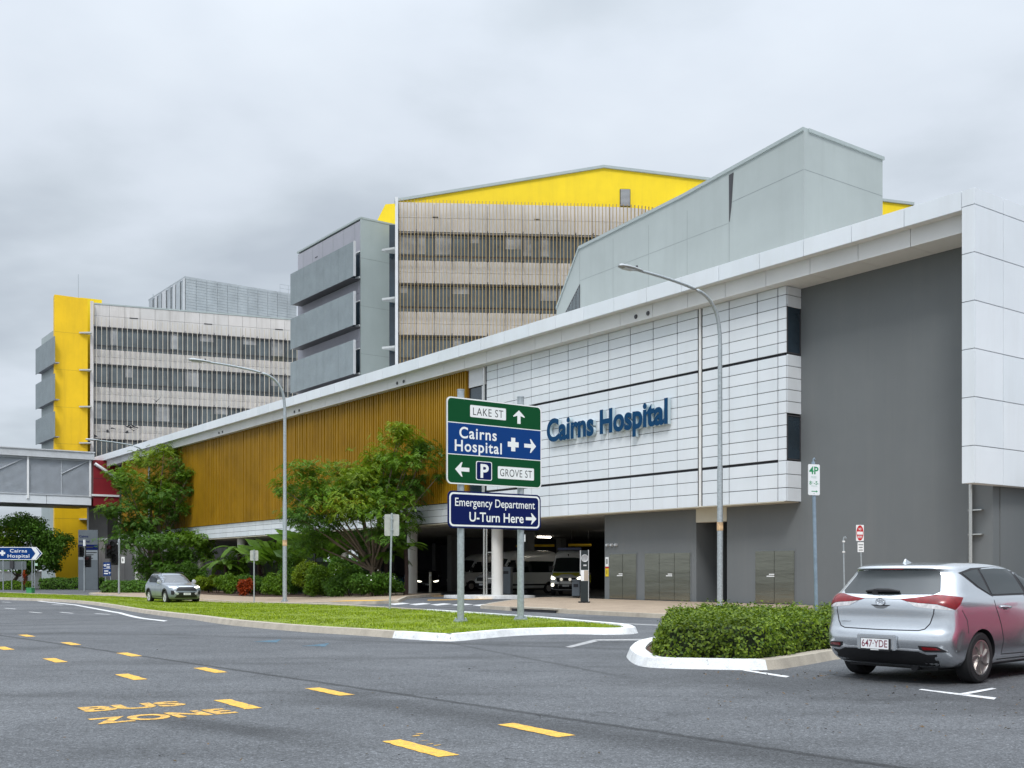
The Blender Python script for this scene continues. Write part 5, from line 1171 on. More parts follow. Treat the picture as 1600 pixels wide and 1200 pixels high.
    for sg in (-1, 1): c.patch('headlight', [(sg * .40, .70), (sg * .62, .745), (sg * .80, .78), (sg * .78, .69), (sg * .6, .63), (sg * .45, .64)], 'front', lamp_on if lit else lamp_off, .008, .05)
    for x in (.88, 3.48):
        for sg in (-1, 1): wheel(t, x, sg * .765, sg, .315, .205, .215, 7, twist=.45)
    m = MB(); m.box(.35, 3.95, -.60, .60, .17, .24); m.tube([(.25, -.35, .2), (.9, -.35, .22)], .05, 8); m.build('underbody', plastic, t)
    return t, c
silver = paint('silver', (.66, .69, .72), .88, .22)
HD = math.atan2(.64, .77)
hb, hcar = hatchback('silver hatchback seen from behind, parked beside the hedge, with a reddish reflection on its flank', (4.60, 13.56, 0), HD, silver, '647\u00b7YDE')
# the car in the next bay, outside the frame: its paint is what the silver flank mirrors
hatchback('magenta red hatchback parked in the next bay, beyond the right edge of the photo', (6.35 + .5, 11.48 + .4, 0), HD, paint('magenta', (.62, .005, .09), .0, .4), detail=False)

def suv(label, loc, rz, pm):
    t = thing('suv_car', label, 'car', loc, rz)
    L = [(.24, .30, 4.30, .72, .05, .2, .1, .3), (.27, .2, 4.42, .83, .06, .24, .12, .34), (.40, .05, 4.55, .90, .07, .26, .15, .36), (.60, .0, 4.60, .925, .08, .28, .18, .38), (.80, .02, 4.58, .928, .08, .28, .2, .4), (.95, .05, 4.50, .92, .08, .28, .22, .42), (1.03, .07, 4.2, .91, .09, .28, .25, .45), (1.08, .09, 3.75, .895, .09, .28, .25, .45), (1.13, .13, 3.35, .875, .1, .28, .25, .42),
         (1.25, .24, 3.10, .83, .1, .26, .22, .4), (1.42, .40, 2.74, .77, .1, .25, .2, .36), (1.55, .46, 2.42, .72, .1, .28, .2, .3), (1.62, .50, 2.25, .67, .1, .3, .2, .3), (1.66, .62, 2.05, .58, .1, .3, .15, .25), (1.685, .9, 1.8, .38, .05, .2, .1, .2)]
    c = Car(t, L, pm, ((.95, .36), (3.64, .36)), .42)
    c.patch('windscreen', [(-.70, 1.15), (.70, 1.15), (.60, 1.57), (-.60, 1.57)], 'front', mat('bright_glass', (.10, .11, .12), .05, spec=.9), .005, .08)
    m = MB(); m.box(3.0, 3.1, -.25, .05, 1.2, 1.24); m.build('dashboard_paper', swhite, t)
    c.patch('rear_window', [(-.62, 1.16), (.62, 1.16), (.54, 1.5), (-.54, 1.5)], 'rear', cglass, .005, .08)
    for sd in ('right', 'left'):
        sg = -1 if sd == 'right' else 1
        fr = c.patch('window_surround', [(.62, 1.42), (1.0, 1.60), (2.2, 1.62), (2.6, 1.5), (3.25, 1.14), (.95, 1.16)], sd, plastic, .004, .09)
        for poly in ([(.80, 1.42), (1.05, 1.56), (1.18, 1.18), (1.0, 1.20)], [(1.15, 1.57), (2.0, 1.58), (2.08, 1.17), (1.26, 1.18)], [(2.1, 1.58), (2.25, 1.57), (2.6, 1.44), (3.02, 1.17), (2.16, 1.17)]): c.patch('side_window', poly, sd, cglass, .009, .09, fr)
        for ax in (.95, 3.64):
            po = [(ax + .50 * math.cos(R(a)), .36 + .50 * math.sin(R(a))) for a in range(-10, 191, 10)] + [(ax + .425 * math.cos(R(a)), .36 + .425 * math.sin(R(a))) for a in range(190, -11, -10)]
            c.patch('wheel_arch_trim', po, sd, plastic, .012, .06)
        c.patch('sill_trim', [(1.4, .42), (3.2, .42), (3.2, .28), (1.4, .28)], sd, plastic, .01, .1)
        c.strip('door_gap', [(2.1, 1.14), (2.12, .45)], sd, .015, gap); c.strip('door_gap', [(3.1, 1.1), (3.05, .5)], sd, .015, gap)
        for x in (1.4, 2.4): h, _ = c.hit((x, .98), sd); m = MB(); m.tube([(x, h.y + sg * .01, .98), (x + .2, h.y + sg * .02, .975)], .018, 6); m.build('door_handle', pm, t)
        h, _ = c.hit((2.95, 1.15), sd); m = MB(); m.lathe([(0, -.09), (.09, -.07), (.12, 0), (.1, .06), (0, .07)], 12, (2.92, h.y + sg * .17, 1.2), 'x'); m.box(2.88, 2.97, h.y - .1, h.y + .1, 1.12, 1.16); m.build('wing_mirror', mat('pale_silver', (.6, .62, .65), .3, metal=.5), t, smooth=50)
        c.patch('headlight', [(sg * .46, .93), (sg * .70, .97), (sg * .86, 1.0), (sg * .84, .90), (sg * .6, .86), (sg * .50, .87)], 'front', lamp_on if sg > 0 else mat('headlight_bright', (.75, .77, .8), .15, coat=.8), .01, .05)
        c.patch('fog_bezel', [(sg * .60, .72), (sg * .80, .74), (sg * .80, .52), (sg * .68, .50)], 'front', plastic, .01, .06); c.patch('bumper_blade', [(sg * .42, .58), (sg * .56, .66), (sg * .62, .74), (sg * .68, .72), (sg * .60, .56), (sg * .48, .50)], 'front', mat('pale_silver', (.6, .62, .65)), .014, .06)
        c.patch('tail_light', [(sg * .5, 1.02), (sg * .84, 1.04), (sg * .84, .92), (sg * .55, .94)], 'rear', tlred, .008, .06)
    c.patch('grille', [(-.50, .86), (-.38, .92), (.38, .92), (.50, .86), (.56, .72), (-.56, .72)], 'front', plastic, .010, .06)
    for z in (.77, .82, .87): c.strip('grille_bar', [(-.4, z), (.4, z)], 'front', .012, frame_m, .014)
    c.patch('lower_grille', [(-.46, .64), (.46, .64), (.62, .34), (-.62, .34)], 'front', plastic, .010, .06)
    c.strip('bonnet_edge', [(-.4, .945), (.4, .945)], 'front', .03, chrome, .012)
    h, _ = c.hit((0, .55), 'front'); m = MB(); m.box(h.x + .01, h.x + .03, -.19, .19, .50, .61, 0); m.box(h.x + .03, h.x + .032, -.15, .15, .535, .575, 1); m.build('number_plate', [swhite, mat('grey_ink', (.25, .26, .26), .6)], t)
    m = MB()
    for sg in (-1, 1): m.tube([(.9, sg * .62, 1.66), (1.0, sg * .62, 1.72), (2.1, sg * .62, 1.70), (2.25, sg * .62, 1.62)], .02, 6)
    m.build('roof_rail', plastic, t)
    for x in (.95, 3.64):
        for sg in (-1, 1): wheel(t, x, sg * .80, sg, .36, .22, .235, 5, rim=mat('bright_rim', (.62, .62, .63), .3, metal=.7), twist=0)
    m = MB(); m.box(.4, 4.2, -.65, .65, .22, .30); m.build('underbody', plastic, t)
    return t
p = ground(273, 943.2); ft = Vector((p.x, p.y))
fdir = Vector((AX.x, AX.y)); org = ft - fdir * 2.6
suv('silver grey suv driving towards the camera on the slip road behind the grass median', (org.x, org.y, g(ft.x, ft.y) + .02), math.atan2(fdir.y, fdir.x), paint('grey', (.22, .255, .30), .15, .3))

def van(label, loc, rz, ambulance=False, name='van'):
    t = thing(name, label, 'van' if not ambulance else 'ambulance', loc, rz)
    pm = paint('van_white', (.80, .80, .78), .1, .35)
    L = [(.30, .1, 5.55, .80, .03, .12, .1, .3), (.36, .05, 5.72, .93, .03, .14, .12, .32), (.60, .0, 5.86, .97, .03, .15, .14, .34), (.85, .0, 5.88, .985, .03, .15, .15, .36), (1.05, .0, 5.80, .985, .03, .15, .16, .4), (1.20, .01, 5.55, .98, .03, .15, .18, .4), (1.32, .01, 5.20, .975, .03, .15, .18, .38), (1.5, .02, 5.02, .96, .03, .15, .16, .3), (1.9, .04, 4.70, .92, .03, .16, .14, .26), (2.2, .06, 4.46, .88, .03, .16, .14, .26), (2.45, .08, 4.25, .84, .03, .18, .16, .3), (2.62, .12, 4.0, .77, .03, .2, .2, .35), (2.70, .25, 3.6, .62, .03, .2, .2, .3), (2.73, .6, 3.0, .36, .02, .1, .1, .2)]
    c = Car(t, L, pm, ((1.0, .35), (4.75, .35)), .42)
    c.patch('windscreen', [(-.84, 1.38), (.84, 1.38), (.74, 2.18), (.4, 2.22), (-.4, 2.22), (-.74, 2.18)], 'front', cglass, .006, .12)
    ay = mat('ambulance_yellow', (.62, .60, .03), .4)
    for sd in ('right', 'left'):
        sg = -1 if sd == 'right' else 1
        c.patch('side_window', [(3.75, 1.35), (4.85, 1.33), (4.45, 2.1), (3.8, 2.1)], sd, cglass, .006, .12)
        c.patch('side_window', [(.35, 1.35), (3.55, 1.35), (3.55, 2.05), (.35, 2.05)], sd, cglass, .006, .2)
        c.patch('side_trim', [(.3, .62), (.3, .52), (5.2, .52), (5.2, .62)], sd, plastic, .012, .2)
        h, _ = c.hit((4.75, 1.5), sd); m = MB(); m.box(4.7, 4.85, min(h.y, h.y + sg * .22), max(h.y, h.y + sg * .22), 1.42, 1.72); m.build('wing_mirror', plastic, t, bevel=.03)
        c.patch('headlight', [(sg * .62, 1.02), (sg * .70, 1.08), (sg * .90, 1.16), (sg * .90, .98), (sg * .8, .92), (sg * .66, .94)], 'front', lamp_on if ambulance else lamp_off, .012, .06)
        if ambulance:
            c.patch('yellow_stripe', [(.1, .75), (4.9, .75), (4.9, 1.2), (.1, 1.2)], sd, ay, .009, .2)
    c.patch('grille', [(-.58, 1.04), (.58, 1.04), (.50, .80), (-.50, .80)], 'front', plastic, .010, .08)
    c.patch('bumper', [(-.88, .68), (.88, .68), (.86, .38), (-.86, .38)], 'front', plastic, .012, .1)
    h, _ = c.hit((0, .6), 'front'); m = MB(); m.box(h.x + .02, h.x + .04, -.19, .19, .54, .65); m.build('number_plate', swhite, t)
    if ambulance:
        c.patch('yellow_bonnet', [(-.86, 1.12), (-.5, 1.14), (-.3, 1.24), (.3, 1.24), (.5, 1.14), (.86, 1.12), (.82, 1.34), (-.82, 1.34)], 'front', ay, .010, .08)
        m = MB(); fxx = h.x + .12; m.tube([(fxx - .1, .42, .4), (fxx, .42, .55), (fxx, .36, .78), (fxx, .28, .83), (fxx, -.28, .83), (fxx, -.36, .78), (fxx, -.42, .55), (fxx - .1, -.42, .4)], .035, 10); m.tube([(fxx - .02, .4, .62), (fxx - .02, -.4, .62)], .02, 8); m.build('bull_bar', stain, t, smooth=50)
        for y in (-.25, .25): m = MB(); m.lathe([(0, .05), (.08, .04), (.09, 0), (.06, -.05)], 14, (fxx - .03, y, .95), 'x'); m.build('spot_lamp', mat('spot_lens', (.7, .7, .66), .2, em=(1, .95, .8), ems=.5), t, smooth=50)
        m = MB(); m.lathe([(0, .03), (.09, .02), (.09, -.1)], 14, (5.75, -.78, .62), 'x'); m.build('fog_lamp', lamp_on, t)
        m = MB(); m.box(3.55, 3.9, -.72, .72, 2.68, 2.82); m.build('light_bar', mat('dark_blue_lens', (.03, .05, .16), .25), t, bevel=.04); m = MB(); m.prism([(-.05, 2.40), (.02, 2.45), (.04, 2.36), (0, 2.28)], lambda p, k: Vector((4.40 + .02 * k, p[0], p[1]))); m.build('roof_mark', sblack, t)
    for x in (1.0, 4.75):
        for sg in (-1, 1): wheel(t, x, sg * .86, sg, .35, .22, .22, 8, twist=0)
    m = MB(); m.box(.3, 5.4, -.7, .7, .26, .4); m.build('underbody', plastic, t)
    return t
def face_to(front, dirv, L): d = Vector(dirv).normalized(); o = Vector(front) - d * L; return (o.x, o.y, g(*front)), math.atan2(d.y, d.x)
l, a = face_to((at(884, 62.0), 62.0), (-.16, -.99), 5.85); van('white ambulance with yellow bonnet, lit headlights and bull bar waiting under the hospital', l, a, True, 'ambulance')
l, a = face_to((at(752, 66.5), 66.5), (-.75, -.66), 5.85); van('white van parked side on behind the big round column', l, a)
l, a = face_to((at(705, 77.5), 77.5), (-.80, -.60), 5.85); van('second white van deeper in the dark, left of the tall sign posts', l, a)
l, a = face_to((at(668, 78), 78), (.1, -1), 4.3); hatchback('dark car with glowing headlights in the undercroft between the white columns', l, a, paint('dark', (.03, .03, .035), .4), lit=True, detail=False)
l, a = face_to((at(632, 75), 75), (.62, -.78), 4.3); hatchback('blue car parked behind the garden shrubs by the white column', l, a, paint('blue', (.03, .16, .30), .4), detail=False)

# ================================================================ VEGETATION
def rball(rr):
    while True:
        p = Vector((rr.uniform(-1, 1), rr.uniform(-1, 1), rr.uniform(-1, 1)))
        if p.length_squared <= 1: return p
def leaf(vs, fs, p, n, d, L, w, droop=0.0):
    n = n.normalized(); d = d - n * d.dot(n)
    d = d.normalized() if d.length > 1e-4 else n.orthogonal().normalized()
    s = n.cross(d) * w / 2; o = len(vs); t = p + d * L - Vector((0, 0, droop * L)); m = p + d * L * .45 + n * L * .05
    vs += [tuple(p), tuple(m + s), tuple(t), tuple(m - s)]; fs.append((o, o + 1, o + 2, o + 3))
def clump(vs, fs, c, r, n, L, w, rr, up=.6, shell=.55, sprays=0):
    """leaves filling an uneven ellipsoid; sprays > 0 sets them along little twigs"""
    c = Vector(c); k = 0
    bl = [(rball(rr) * .66, rr.uniform(.38, .72)) for _ in range(10)]        # sub-blobs leave gaps between them
    while k < n:
        b, br = rr.choice(bl); q = rball(rr); q = q.normalized() * (q.length ** shell) if q.length > 0 else q
        q = b + q * br; p = c + Vector((q.x * r[0], q.y * r[1], q.z * r[2]))
        nn = Vector((rr.gauss(0, 1), rr.gauss(0, 1), rr.gauss(0, 1))) * (1 - up) + Vector((0, 0, 1)) * up + q * .5
        d = Vector((rr.gauss(0, 1), rr.gauss(0, 1), rr.gauss(-.15, .4)))
        if sprays:
            d.z *= .5; d.normalize(); sd = nn.cross(d).normalized()
            for j in range(sprays):
                for sg in (-1, 1):
                    leaf(vs, fs, p + d * (L * .32 * j) - Vector((0, 0, .012 * j * j)), nn, sd * sg + d * .45, L * (1 - .35 * abs(j / sprays - .4)), w, .15); k += 1
        else: leaf(vs, fs, p, nn, d, L * rr.uniform(.7, 1.25), w, .2); k += 1
def limbs(mb, base, targets, r0, rr, fork=.45):
    base = Vector(base)
    for t in targets:
        t = Vector(t); mid = base.lerp(t, fork) + Vector((rr.uniform(-.2, .2), rr.uniform(-.2, .2), (t.z - base.z) * .12)); n = 7; pts, rad = [], []
        for i in range(n + 1):
            f = i / n; p = base.lerp(mid, f * 2) if f < .5 else mid.lerp(t, f * 2 - 1)
            p = base * (1 - f) ** 2 + mid * 2 * f * (1 - f) + t * f * f + Vector((rr.uniform(-.05, .05), rr.uniform(-.05, .05), 0)) * (1 if 0 < i < n else 0); pts.append(p); rad.append(r0 * (1 - f) ** .8 + .015)
        mb.tube(pts, rad, 8)
def tree(name, label, loc, stems, clumps, Y, L, w, mats, seed, dens=1.0, sprays=0, up=.6, group='trees', dy=1.0, r0=.16, grow=1.18):
    """clumps: (u, v, half width, half height in photo pixels, material index) at depth Y, given real depth by dy"""
    rr = random.Random(seed); t = thing(name, label, 'tree', loc, 0, group); sc = Y / F; loc = Vector(loc)
    geo = {}; cen = []
    for u, v, ru, rv, mi in clumps:
        yy = rr.uniform(-1, 1) * dy * 2.2; c = Vector((at(u, Y), Y + yy, zat(v, Y))) - loc; r = (ru * sc * grow, max(ru * sc * .8, .6) * dy * grow, rv * sc * grow); cen.append(c)
        vs, fs = geo.setdefault(mi, ([], [])); area = ru * rv * sc * sc * 3.1 * grow * grow
        clump(vs, fs, c, r, int(area / (L * w) * 11 * dens), L, w, rr, up, sprays=sprays)
    for mi, (vs, fs) in geo.items(): m = MB(); m.add(vs, fs); m.build('crown', mats[mi], t, fixn=False)
    m = MB()
    for k, (bx, by) in enumerate(stems):
        tg = cen[k::len(stems)]; b = Vector((bx, by, -.1)); top = Vector((bx + (sum(c.x for c in tg) / len(tg) - bx) * .25, by, max(.8, min(c.z for c in cen) * .55)))
        m.tube([b, b.lerp(top, .5) + Vector((rr.uniform(-.1, .1), 0, 0)), top], [r0 * 1.25, r0, r0 * .85], 10); limbs(m, top, tg, r0 * .34, rr)
    m.build('trunk', bark, t, smooth=50); return t
# big feathery tree in front of the gold screen
p = ground(588, 926, .15)
Y = 60.0
tree('shade_tree', 'spreading feathery tree in front of the gold screen, just left of the green sign', (at(588, Y), Y, g(at(588, Y), Y) + .15), [(-.4, 0), (.5, .3), (.1, -.3)],
     [(628, 684, 30, 20, 2), (668, 706, 26, 17, 1), (600, 708, 38, 18, 2), (640, 726, 46, 17, 0), (585, 738, 42, 20, 0), (540, 735, 42, 18, 2), (492, 742, 36, 20, 0), (468, 776, 30, 20, 1), (500, 776, 46, 22, 0), (562, 772, 50, 22, 0), (622, 764, 48, 18, 1), (664, 748, 30, 14, 1), (688, 744, 14, 8, 1), (520, 812, 46, 18, 1), (585, 806, 44, 18, 0), (476, 812, 28, 16, 1), (618, 800, 30, 16, 1), (560, 838, 40, 13, 1), (610, 836, 34, 14, 1), (446, 765, 14, 16, 0), (505, 838, 28, 11, 1), (650, 690, 18, 12, 0), (610, 740, 40, 22, 2), (565, 752, 44, 20, 2), (600, 788, 46, 20, 0), (540, 792, 46, 20, 2), (630, 818, 26, 14, 0), (575, 862, 30, 12, 1), (456, 800, 20, 16, 0), (480, 850, 30, 14, 1), (630, 668, 14, 10, 2)],
     Y, .20, .062, [leafA, leafB, leafC], 21, dens=.50, grow=1.3, sprays=4, up=.75, group='garden trees', r0=.17)
Y = 92.0
tree('shade_tree', 'tall loose feathery tree beside the maroon link, before the gold screen', (at(236, Y), Y, -.3), [(-.3, 0), (.4, .2)],
     [(250, 700, 26, 10, 2), (225, 716, 30, 14, 2), (268, 722, 30, 12, 0), (206, 744, 28, 14, 0), (246, 748, 36, 14, 2), (288, 742, 24, 10, 1), (222, 774, 34, 15, 0), (262, 776, 30, 11, 1), (298, 764, 14, 8, 1), (204, 796, 26, 12, 1), (240, 806, 34, 14, 1), (272, 800, 18, 8, 1), (218, 828, 30, 12, 1), (250, 834, 26, 12, 1), (196, 820, 14, 8, 1), (186, 770, 10, 8, 0), (236, 762, 34, 14, 0), (244, 790, 32, 14, 0), (232, 818, 32, 14, 1), (184, 752, 14, 12, 0), (180, 800, 16, 12, 0), (192, 836, 20, 12, 0), (300, 742, 18, 9, 0), (286, 790, 18, 9, 0), (215, 850, 30, 14, 1), (262, 706, 16, 8, 2)],
     Y, .24, .08, [leafA, leafB, leafC], 22, dens=.46, grow=1.42, sprays=4, up=.75, group='garden trees', r0=.16)
Y = 90.0
tree('bushy_tree', 'low dense dark tree behind the silver suv, under the tall loose tree', (at(262, Y), Y, -.3), [(0, 0)],
     [(285, 836, 44, 14, 0), (255, 850, 36, 16, 1), (310, 846, 30, 13, 0), (250, 876, 30, 18, 1), (285, 866, 34, 16, 1), (240, 895, 24, 16, 1), (275, 893, 30, 15, 1), (320, 862, 20, 10, 0), (225, 880, 16, 20, 1)],
     Y, .2, .09, [leafA, leafB], 23, dens=.8, sprays=3, up=.6, group='garden trees', r0=.14)
Y = 110.0
tree('round_tree', 'round dense dark green tree at the far left, under the footbridge', (at(40, Y), Y, -.35), [(0, 0), (-2.2, 1.0)],
     [(12, 822, 34, 16, 1), (34, 816, 26, 14, 0), (58, 828, 28, 16, 1), (82, 838, 22, 15, 1), (-14, 836, 36, 22, 0), (20, 846, 40, 18, 2), (62, 850, 36, 18, 1), (95, 850, 16, 14, 1), (46, 868, 46, 16, 1), (0, 868, 40, 16, 1), (80, 870, 22, 13, 1), (88, 886, 9, 9, 1), (60, 884, 26, 10, 1), (104, 842, 8, 8, 1)],
     Y, .26, .15, [leafA, leafB, leafC], 24, dens=.75, up=.35, group='garden trees', r0=.2)

def frond(vs, fs, base, az, L, rise, droop, rr, lw=.30, n=24):
    p = Vector(base); d = Vector((math.cos(az), math.sin(az), 0)); el = rise; st = L / n; sd = Vector((-math.sin(az), math.cos(az), 0))
    for i in range(n):
        v = d * math.cos(el) + Vector((0, 0, math.sin(el))); q = p + v * st; up = v.cross(sd) * -1; f = i / n
        w = lw * math.sin(math.pi * min(1, (f * .86 + .12))) + .03
        for sg in (-1, 1):
            for h in (0, .5): leaf(vs, fs, p.lerp(q, h), up + Vector((0, 0, .2)), sd * sg + v * .35, w, st * .62, .22)
        o = len(vs); vs += [tuple(p - sd * .012), tuple(p + sd * .012), tuple(q + sd * .010), tuple(q - sd * .010)]; fs.append((o, o + 1, o + 2, o + 3)); p = q; el -= droop / n
def bedpt(u, v):
    y = -0.9 - (v - 918) * .245; k = (u - CX) / F; b = P0 + RX * y; t = (k * b.y - b.x) / (AX.x - k * AX.y); p = b + AX * t; return Vector((p.x, p.y, g(p.x, p.y) + .15))
def tree_fern(u, v, ht, L, label, seed, n=16, m_=None):
    rr = random.Random(seed); p = bedpt(u, v); t = thing('tree_fern', label, 'tree fern', p, 0, 'tree ferns in the garden bed'); vs, fs = [], []
    for k in range(n): frond(vs, fs, (0, 0, ht), k * 2.4 + rr.uniform(-.2, .2), L * rr.uniform(.8, 1.1), rr.uniform(.25, .95), rr.uniform(1.2, 1.9), rr)
    m = MB(); m.add(vs, fs); m.build('frond_crown', m_ or leafE, t, fixn=False); m = MB(); m.tube([(0, 0, -.1), (.05, 0, ht * .5), (0, 0, ht)], [.15, .11, .12], 9); m.build('trunk', barkd, t)
tree_fern(373, 921, 3.0, 2.5, 'tree fern with long arching fronds rising over the red leaved shrub', 31)
tree_fern(352, 925, 2.1, 2.2, 'lower tree fern with drooping fronds right behind the silver suv', 32)
tree_fern(602, 927, 2.2, 1.9, 'tree fern with broad fronds below the feathery tree, beside the leaning grey sign', 33)
tree_fern(404, 924, 2.6, 2.0, 'mid height tree fern behind the small grey sign back, left of the lamp', 35, 14)
tree_fern(634, 925, 2.5, 1.5, 'small tree fern at the right end of the garden bed, against the white column', 34, 11)
def shrub(u, v, h, w, label, seed, kind='mound', m_=leafB, m2=None, name='shrub', L=.16, lw=.08):
    rr = random.Random(seed); p = bedpt(u, v) if u > 100 else ground(u, v, .15); t = thing(name, label, 'shrub', p, 0, 'garden shrubs'); vs, fs = [], []; v2, f2 = [], []
    if kind == 'mound':
        for k in range(6): clump(vs, fs, (rr.uniform(-.5, .5) * w, rr.uniform(-.4, .4) * w, h * rr.uniform(.35, .75)), (w * .45, w * .4, h * .38), int(420 * w * h) + 90, L, lw, rr, .4)
        if m2:
            for k in range(16): q = rball(rr); leaf(v2, f2, Vector((q.x * w * .8, q.y * w * .7, h * (.75 + .3 * q.z))), Vector((q.x, q.y - .5, .6)), rball(rr), .09, .08)
    elif kind == 'blade':                                   # broad upright leaves (ginger, heliconia)
        for k in range(int(60 * w + 20)):
            a = rr.uniform(0, 6.28); b = Vector((rr.uniform(-.4, .4) * w, rr.uniform(-.4, .4) * w, 0)); d = Vector((math.cos(a) * rr.uniform(.1, .6), math.sin(a) * rr.uniform(.1, .6), 1)); tip = b + d * h * rr.uniform(.5, .8)
            leaf(vs, fs, tip, Vector((math.cos(a + 1), math.sin(a + 1), .5)), d + Vector((math.cos(a), math.sin(a), -.2)) * .6, h * rr.uniform(.3, .45), .2 + .08 * h, .1); o = len(vs); vs += [tuple(b), tuple(b + Vector((.02, 0, 0))), tuple(tip)]; fs.append((o, o + 1, o + 2))
    elif kind == 'column':                                  # cordyline: strap leaves round a thin stem
        for k in range(80): z = h * rr.uniform(.25, 1); a = rr.uniform(0, 6.28); leaf(vs, fs, Vector((0, 0, z)), Vector((-math.cos(a) * .6, -math.sin(a) * .6, 1)), Vector((math.cos(a), math.sin(a), rr.uniform(-.3, .9))), w * rr.uniform(.7, 1.2), .09, .25)
    m = MB(); m.add(vs, fs); m.build('foliage', m_, t, fixn=False)
    if v2: m = MB(); m.add(v2, f2); m.build('blossom', m2, t, fixn=False)
    m = MB()
    for k in range(3): m.tube([(rr.uniform(-.1, .1), rr.uniform(-.1, .1), -.1), (rr.uniform(-.2, .2) * w, rr.uniform(-.2, .2) * w, h * .6)], .025, 6)
    m.build('stem', barkd, t); return t
wflower = mat('white_blossom', (.75, .75, .68), .6)
shrub(384, 933, 1.15, .62, 'bright red and orange leaved shrub beside the small grey sign back', 41, 'mound', leafR, name='croton_shrub', L=.22, lw=.09)
shrub(340, 925, 2.31, 0.71, 'dark purple strap leaved plant right of the silver suv bonnet', 42, 'column', leafP, name='cordyline')
shrub(409, 925, 3.39, 0.71, 'tall dark purple strap leaved plant between the red shrub and the lamp', 43, 'column', leafP, name='cordyline')
shrub(428, 922, 4.00, 1.42, 'clump of broad upright leaves just left of the middle street lamp', 44, 'blade', leafE, name='ginger_plant')
shrub(494, 922, 4.47, 1.71, 'tall clump of broad upright leaves between the middle lamp and the feathery tree', 45, 'blade', leafE, name='ginger_plant')
shrub(325, 927, 1.54, 1.42, 'low yellowish shrub at the suv front corner', 46, 'mound', leafC)
shrub(358, 928, 1.46, 1.28, 'low green shrub under the arching tree fern', 47, 'mound', leafA)
shrub(398, 929, 1.39, 1.14, 'low mid green shrub right behind the small sign pole', 48, 'mound', leafB)
shrub(432, 929, 1.54, 1.14, 'rounded light green shrub at the foot of the middle lamp', 49, 'mound', leafA)
shrub(478, 930, 2.07, 1.71, 'bronze yellow shrub right of the middle lamp', 50, 'mound', leafC)
shrub(512, 931, 1.77, 1.71, 'rounded green shrub right of the bronze yellow one', 51, 'mound', leafA)
shrub(548, 933, 1.46, 1.85, 'low dark shrub dotted with small white flowers, nearest the footpath', 52, 'mound', leafB, wflower)
shrub(585, 934, 1.31, 1.71, 'low flowering shrub at the right tip of the garden bed', 53, 'mound', leafB, wflower)
shrub(368, 921, 2.92, 1.28, 'leafy yellow green shrub behind the red leaved one', 54, 'mound', leafE)
shrub(455, 921, 2.61, 1.28, 'leafy shrub behind the middle lamp', 55, 'mound', leafB)
shrub(540, 922, 2.31, 1.42, 'leafy dark shrub in the shade of the feathery tree', 56, 'mound', leafB)
shrub(308, 922, 2.31, 1.57, 'dark shrub directly behind the silver suv roof', 57, 'mound', leafB)

# clipped hedges
def hedge(label, poly, z0, h, n, L, w, m_, seed, core=True):
    rr = random.Random(seed); c = sum((Vector(p[:2]) for p in poly), Vector((0, 0))) / len(poly); zb = g(c.x, c.y) + z0
    t = thing('hedge', label, 'hedge', (c.x, c.y, zb)); q = [Vector(p[:2]) - c for p in poly]; per = [(q[i] - q[i - 1]).length for i in range(len(q))]; vs, fs = [], []; P = sum(per)
    xs = [p.x for p in q]; ys = [p.y for p in q]; A = abs(sum(q[i].x * q[i - 1].y - q[i - 1].x * q[i].y for i in range(len(q)))) / 2
    def bumpy(p): return .05 * math.sin(p[0] * 2.9 + p[1] * 1.7) + .04 * math.sin(p[0] * 6.1 - p[1] * 4.3)
    for _ in range(int(n * A / (A + P * h))):
        while True:
            p = Vector((rr.uniform(min(xs), max(xs)), rr.uniform(min(ys), max(ys))))
            if inside(p, q): break
        dz = rr.gauss(0, .025) + bumpy(p) + (rr.random() < .06) * rr.uniform(.02, .15)
        leaf(vs, fs, Vector((p.x, p.y, h + dz)), Vector((rr.gauss(0, .6), rr.gauss(0, .6), 1)), rball(rr), L * rr.uniform(.6, 1.3), w)
    for i in range(len(q)):
        a, b = q[i - 1], q[i]; d = (b - a); nn = Vector((d.y, -d.x)).normalized()
        if nn.dot((a + b) / 2) < 0: nn = -nn
        for _ in range(int(n * per[i] * h * 1.15 / (A + P * h))):
            s = a + d * rr.random(); z = h * rr.random() ** .9; bulge = .10 * math.sin(math.pi * min(1, z / h)) - .10 * max(0, z / h - .75) + bumpy((s.x * 1.3, z * 3)) + rr.gauss(0, .045)
            leaf(vs, fs, Vector((s.x + nn.x * bulge, s.y + nn.y * bulge, z)), Vector((nn.x + rr.gauss(0, .6), nn.y + rr.gauss(0, .6), .5 + rr.gauss(0, .5))), Vector((rr.gauss(0, 1), rr.gauss(0, 1), rr.gauss(-.2, 1))), L * rr.uniform(.6, 1.3), w)
    m = MB(); m.add(vs, fs); m.build('foliage', m_, t, fixn=False)
    m = MB(); k = inset([tuple(p) for p in q], .07); m.prism([(p.x, p.y) for p in k], lambda p, j: Vector((p[0], p[1], (h - .07) * j))); m.build('dark_core', mat('hedge_inside', (.018, .03, .008), .95, var=.4, vs=9, bump=.8, bs=30), t)  # added solid core, coloured dark as the shaded inside, stops see-through
def clip(poly, a, b):
    d = Vector(b) - Vector(a); o = []
    sd = lambda p: d.x * (p[1] - a[1]) - d.y * (p[0] - a[0])
    for i in range(len(poly)):
        p, q = Vector(poly[i - 1][:2]), Vector(poly[i][:2]); sp, sq = sd(p), sd(q)
        if sp * sq < 0: o.append(p + (q - p) * (sp / (sp - sq)))
        if sq <= 0: o.append(q)
    return o
hq = clip(inset([tuple(p) for p in hed_in], .12), (2.52, 17.5), (3.25, 22.0))
hedge('clipped bright green hedge in the kerbed bed left of the silver hatchback', hq, .09, .52, 34000, .062, .042, leafD, 61)
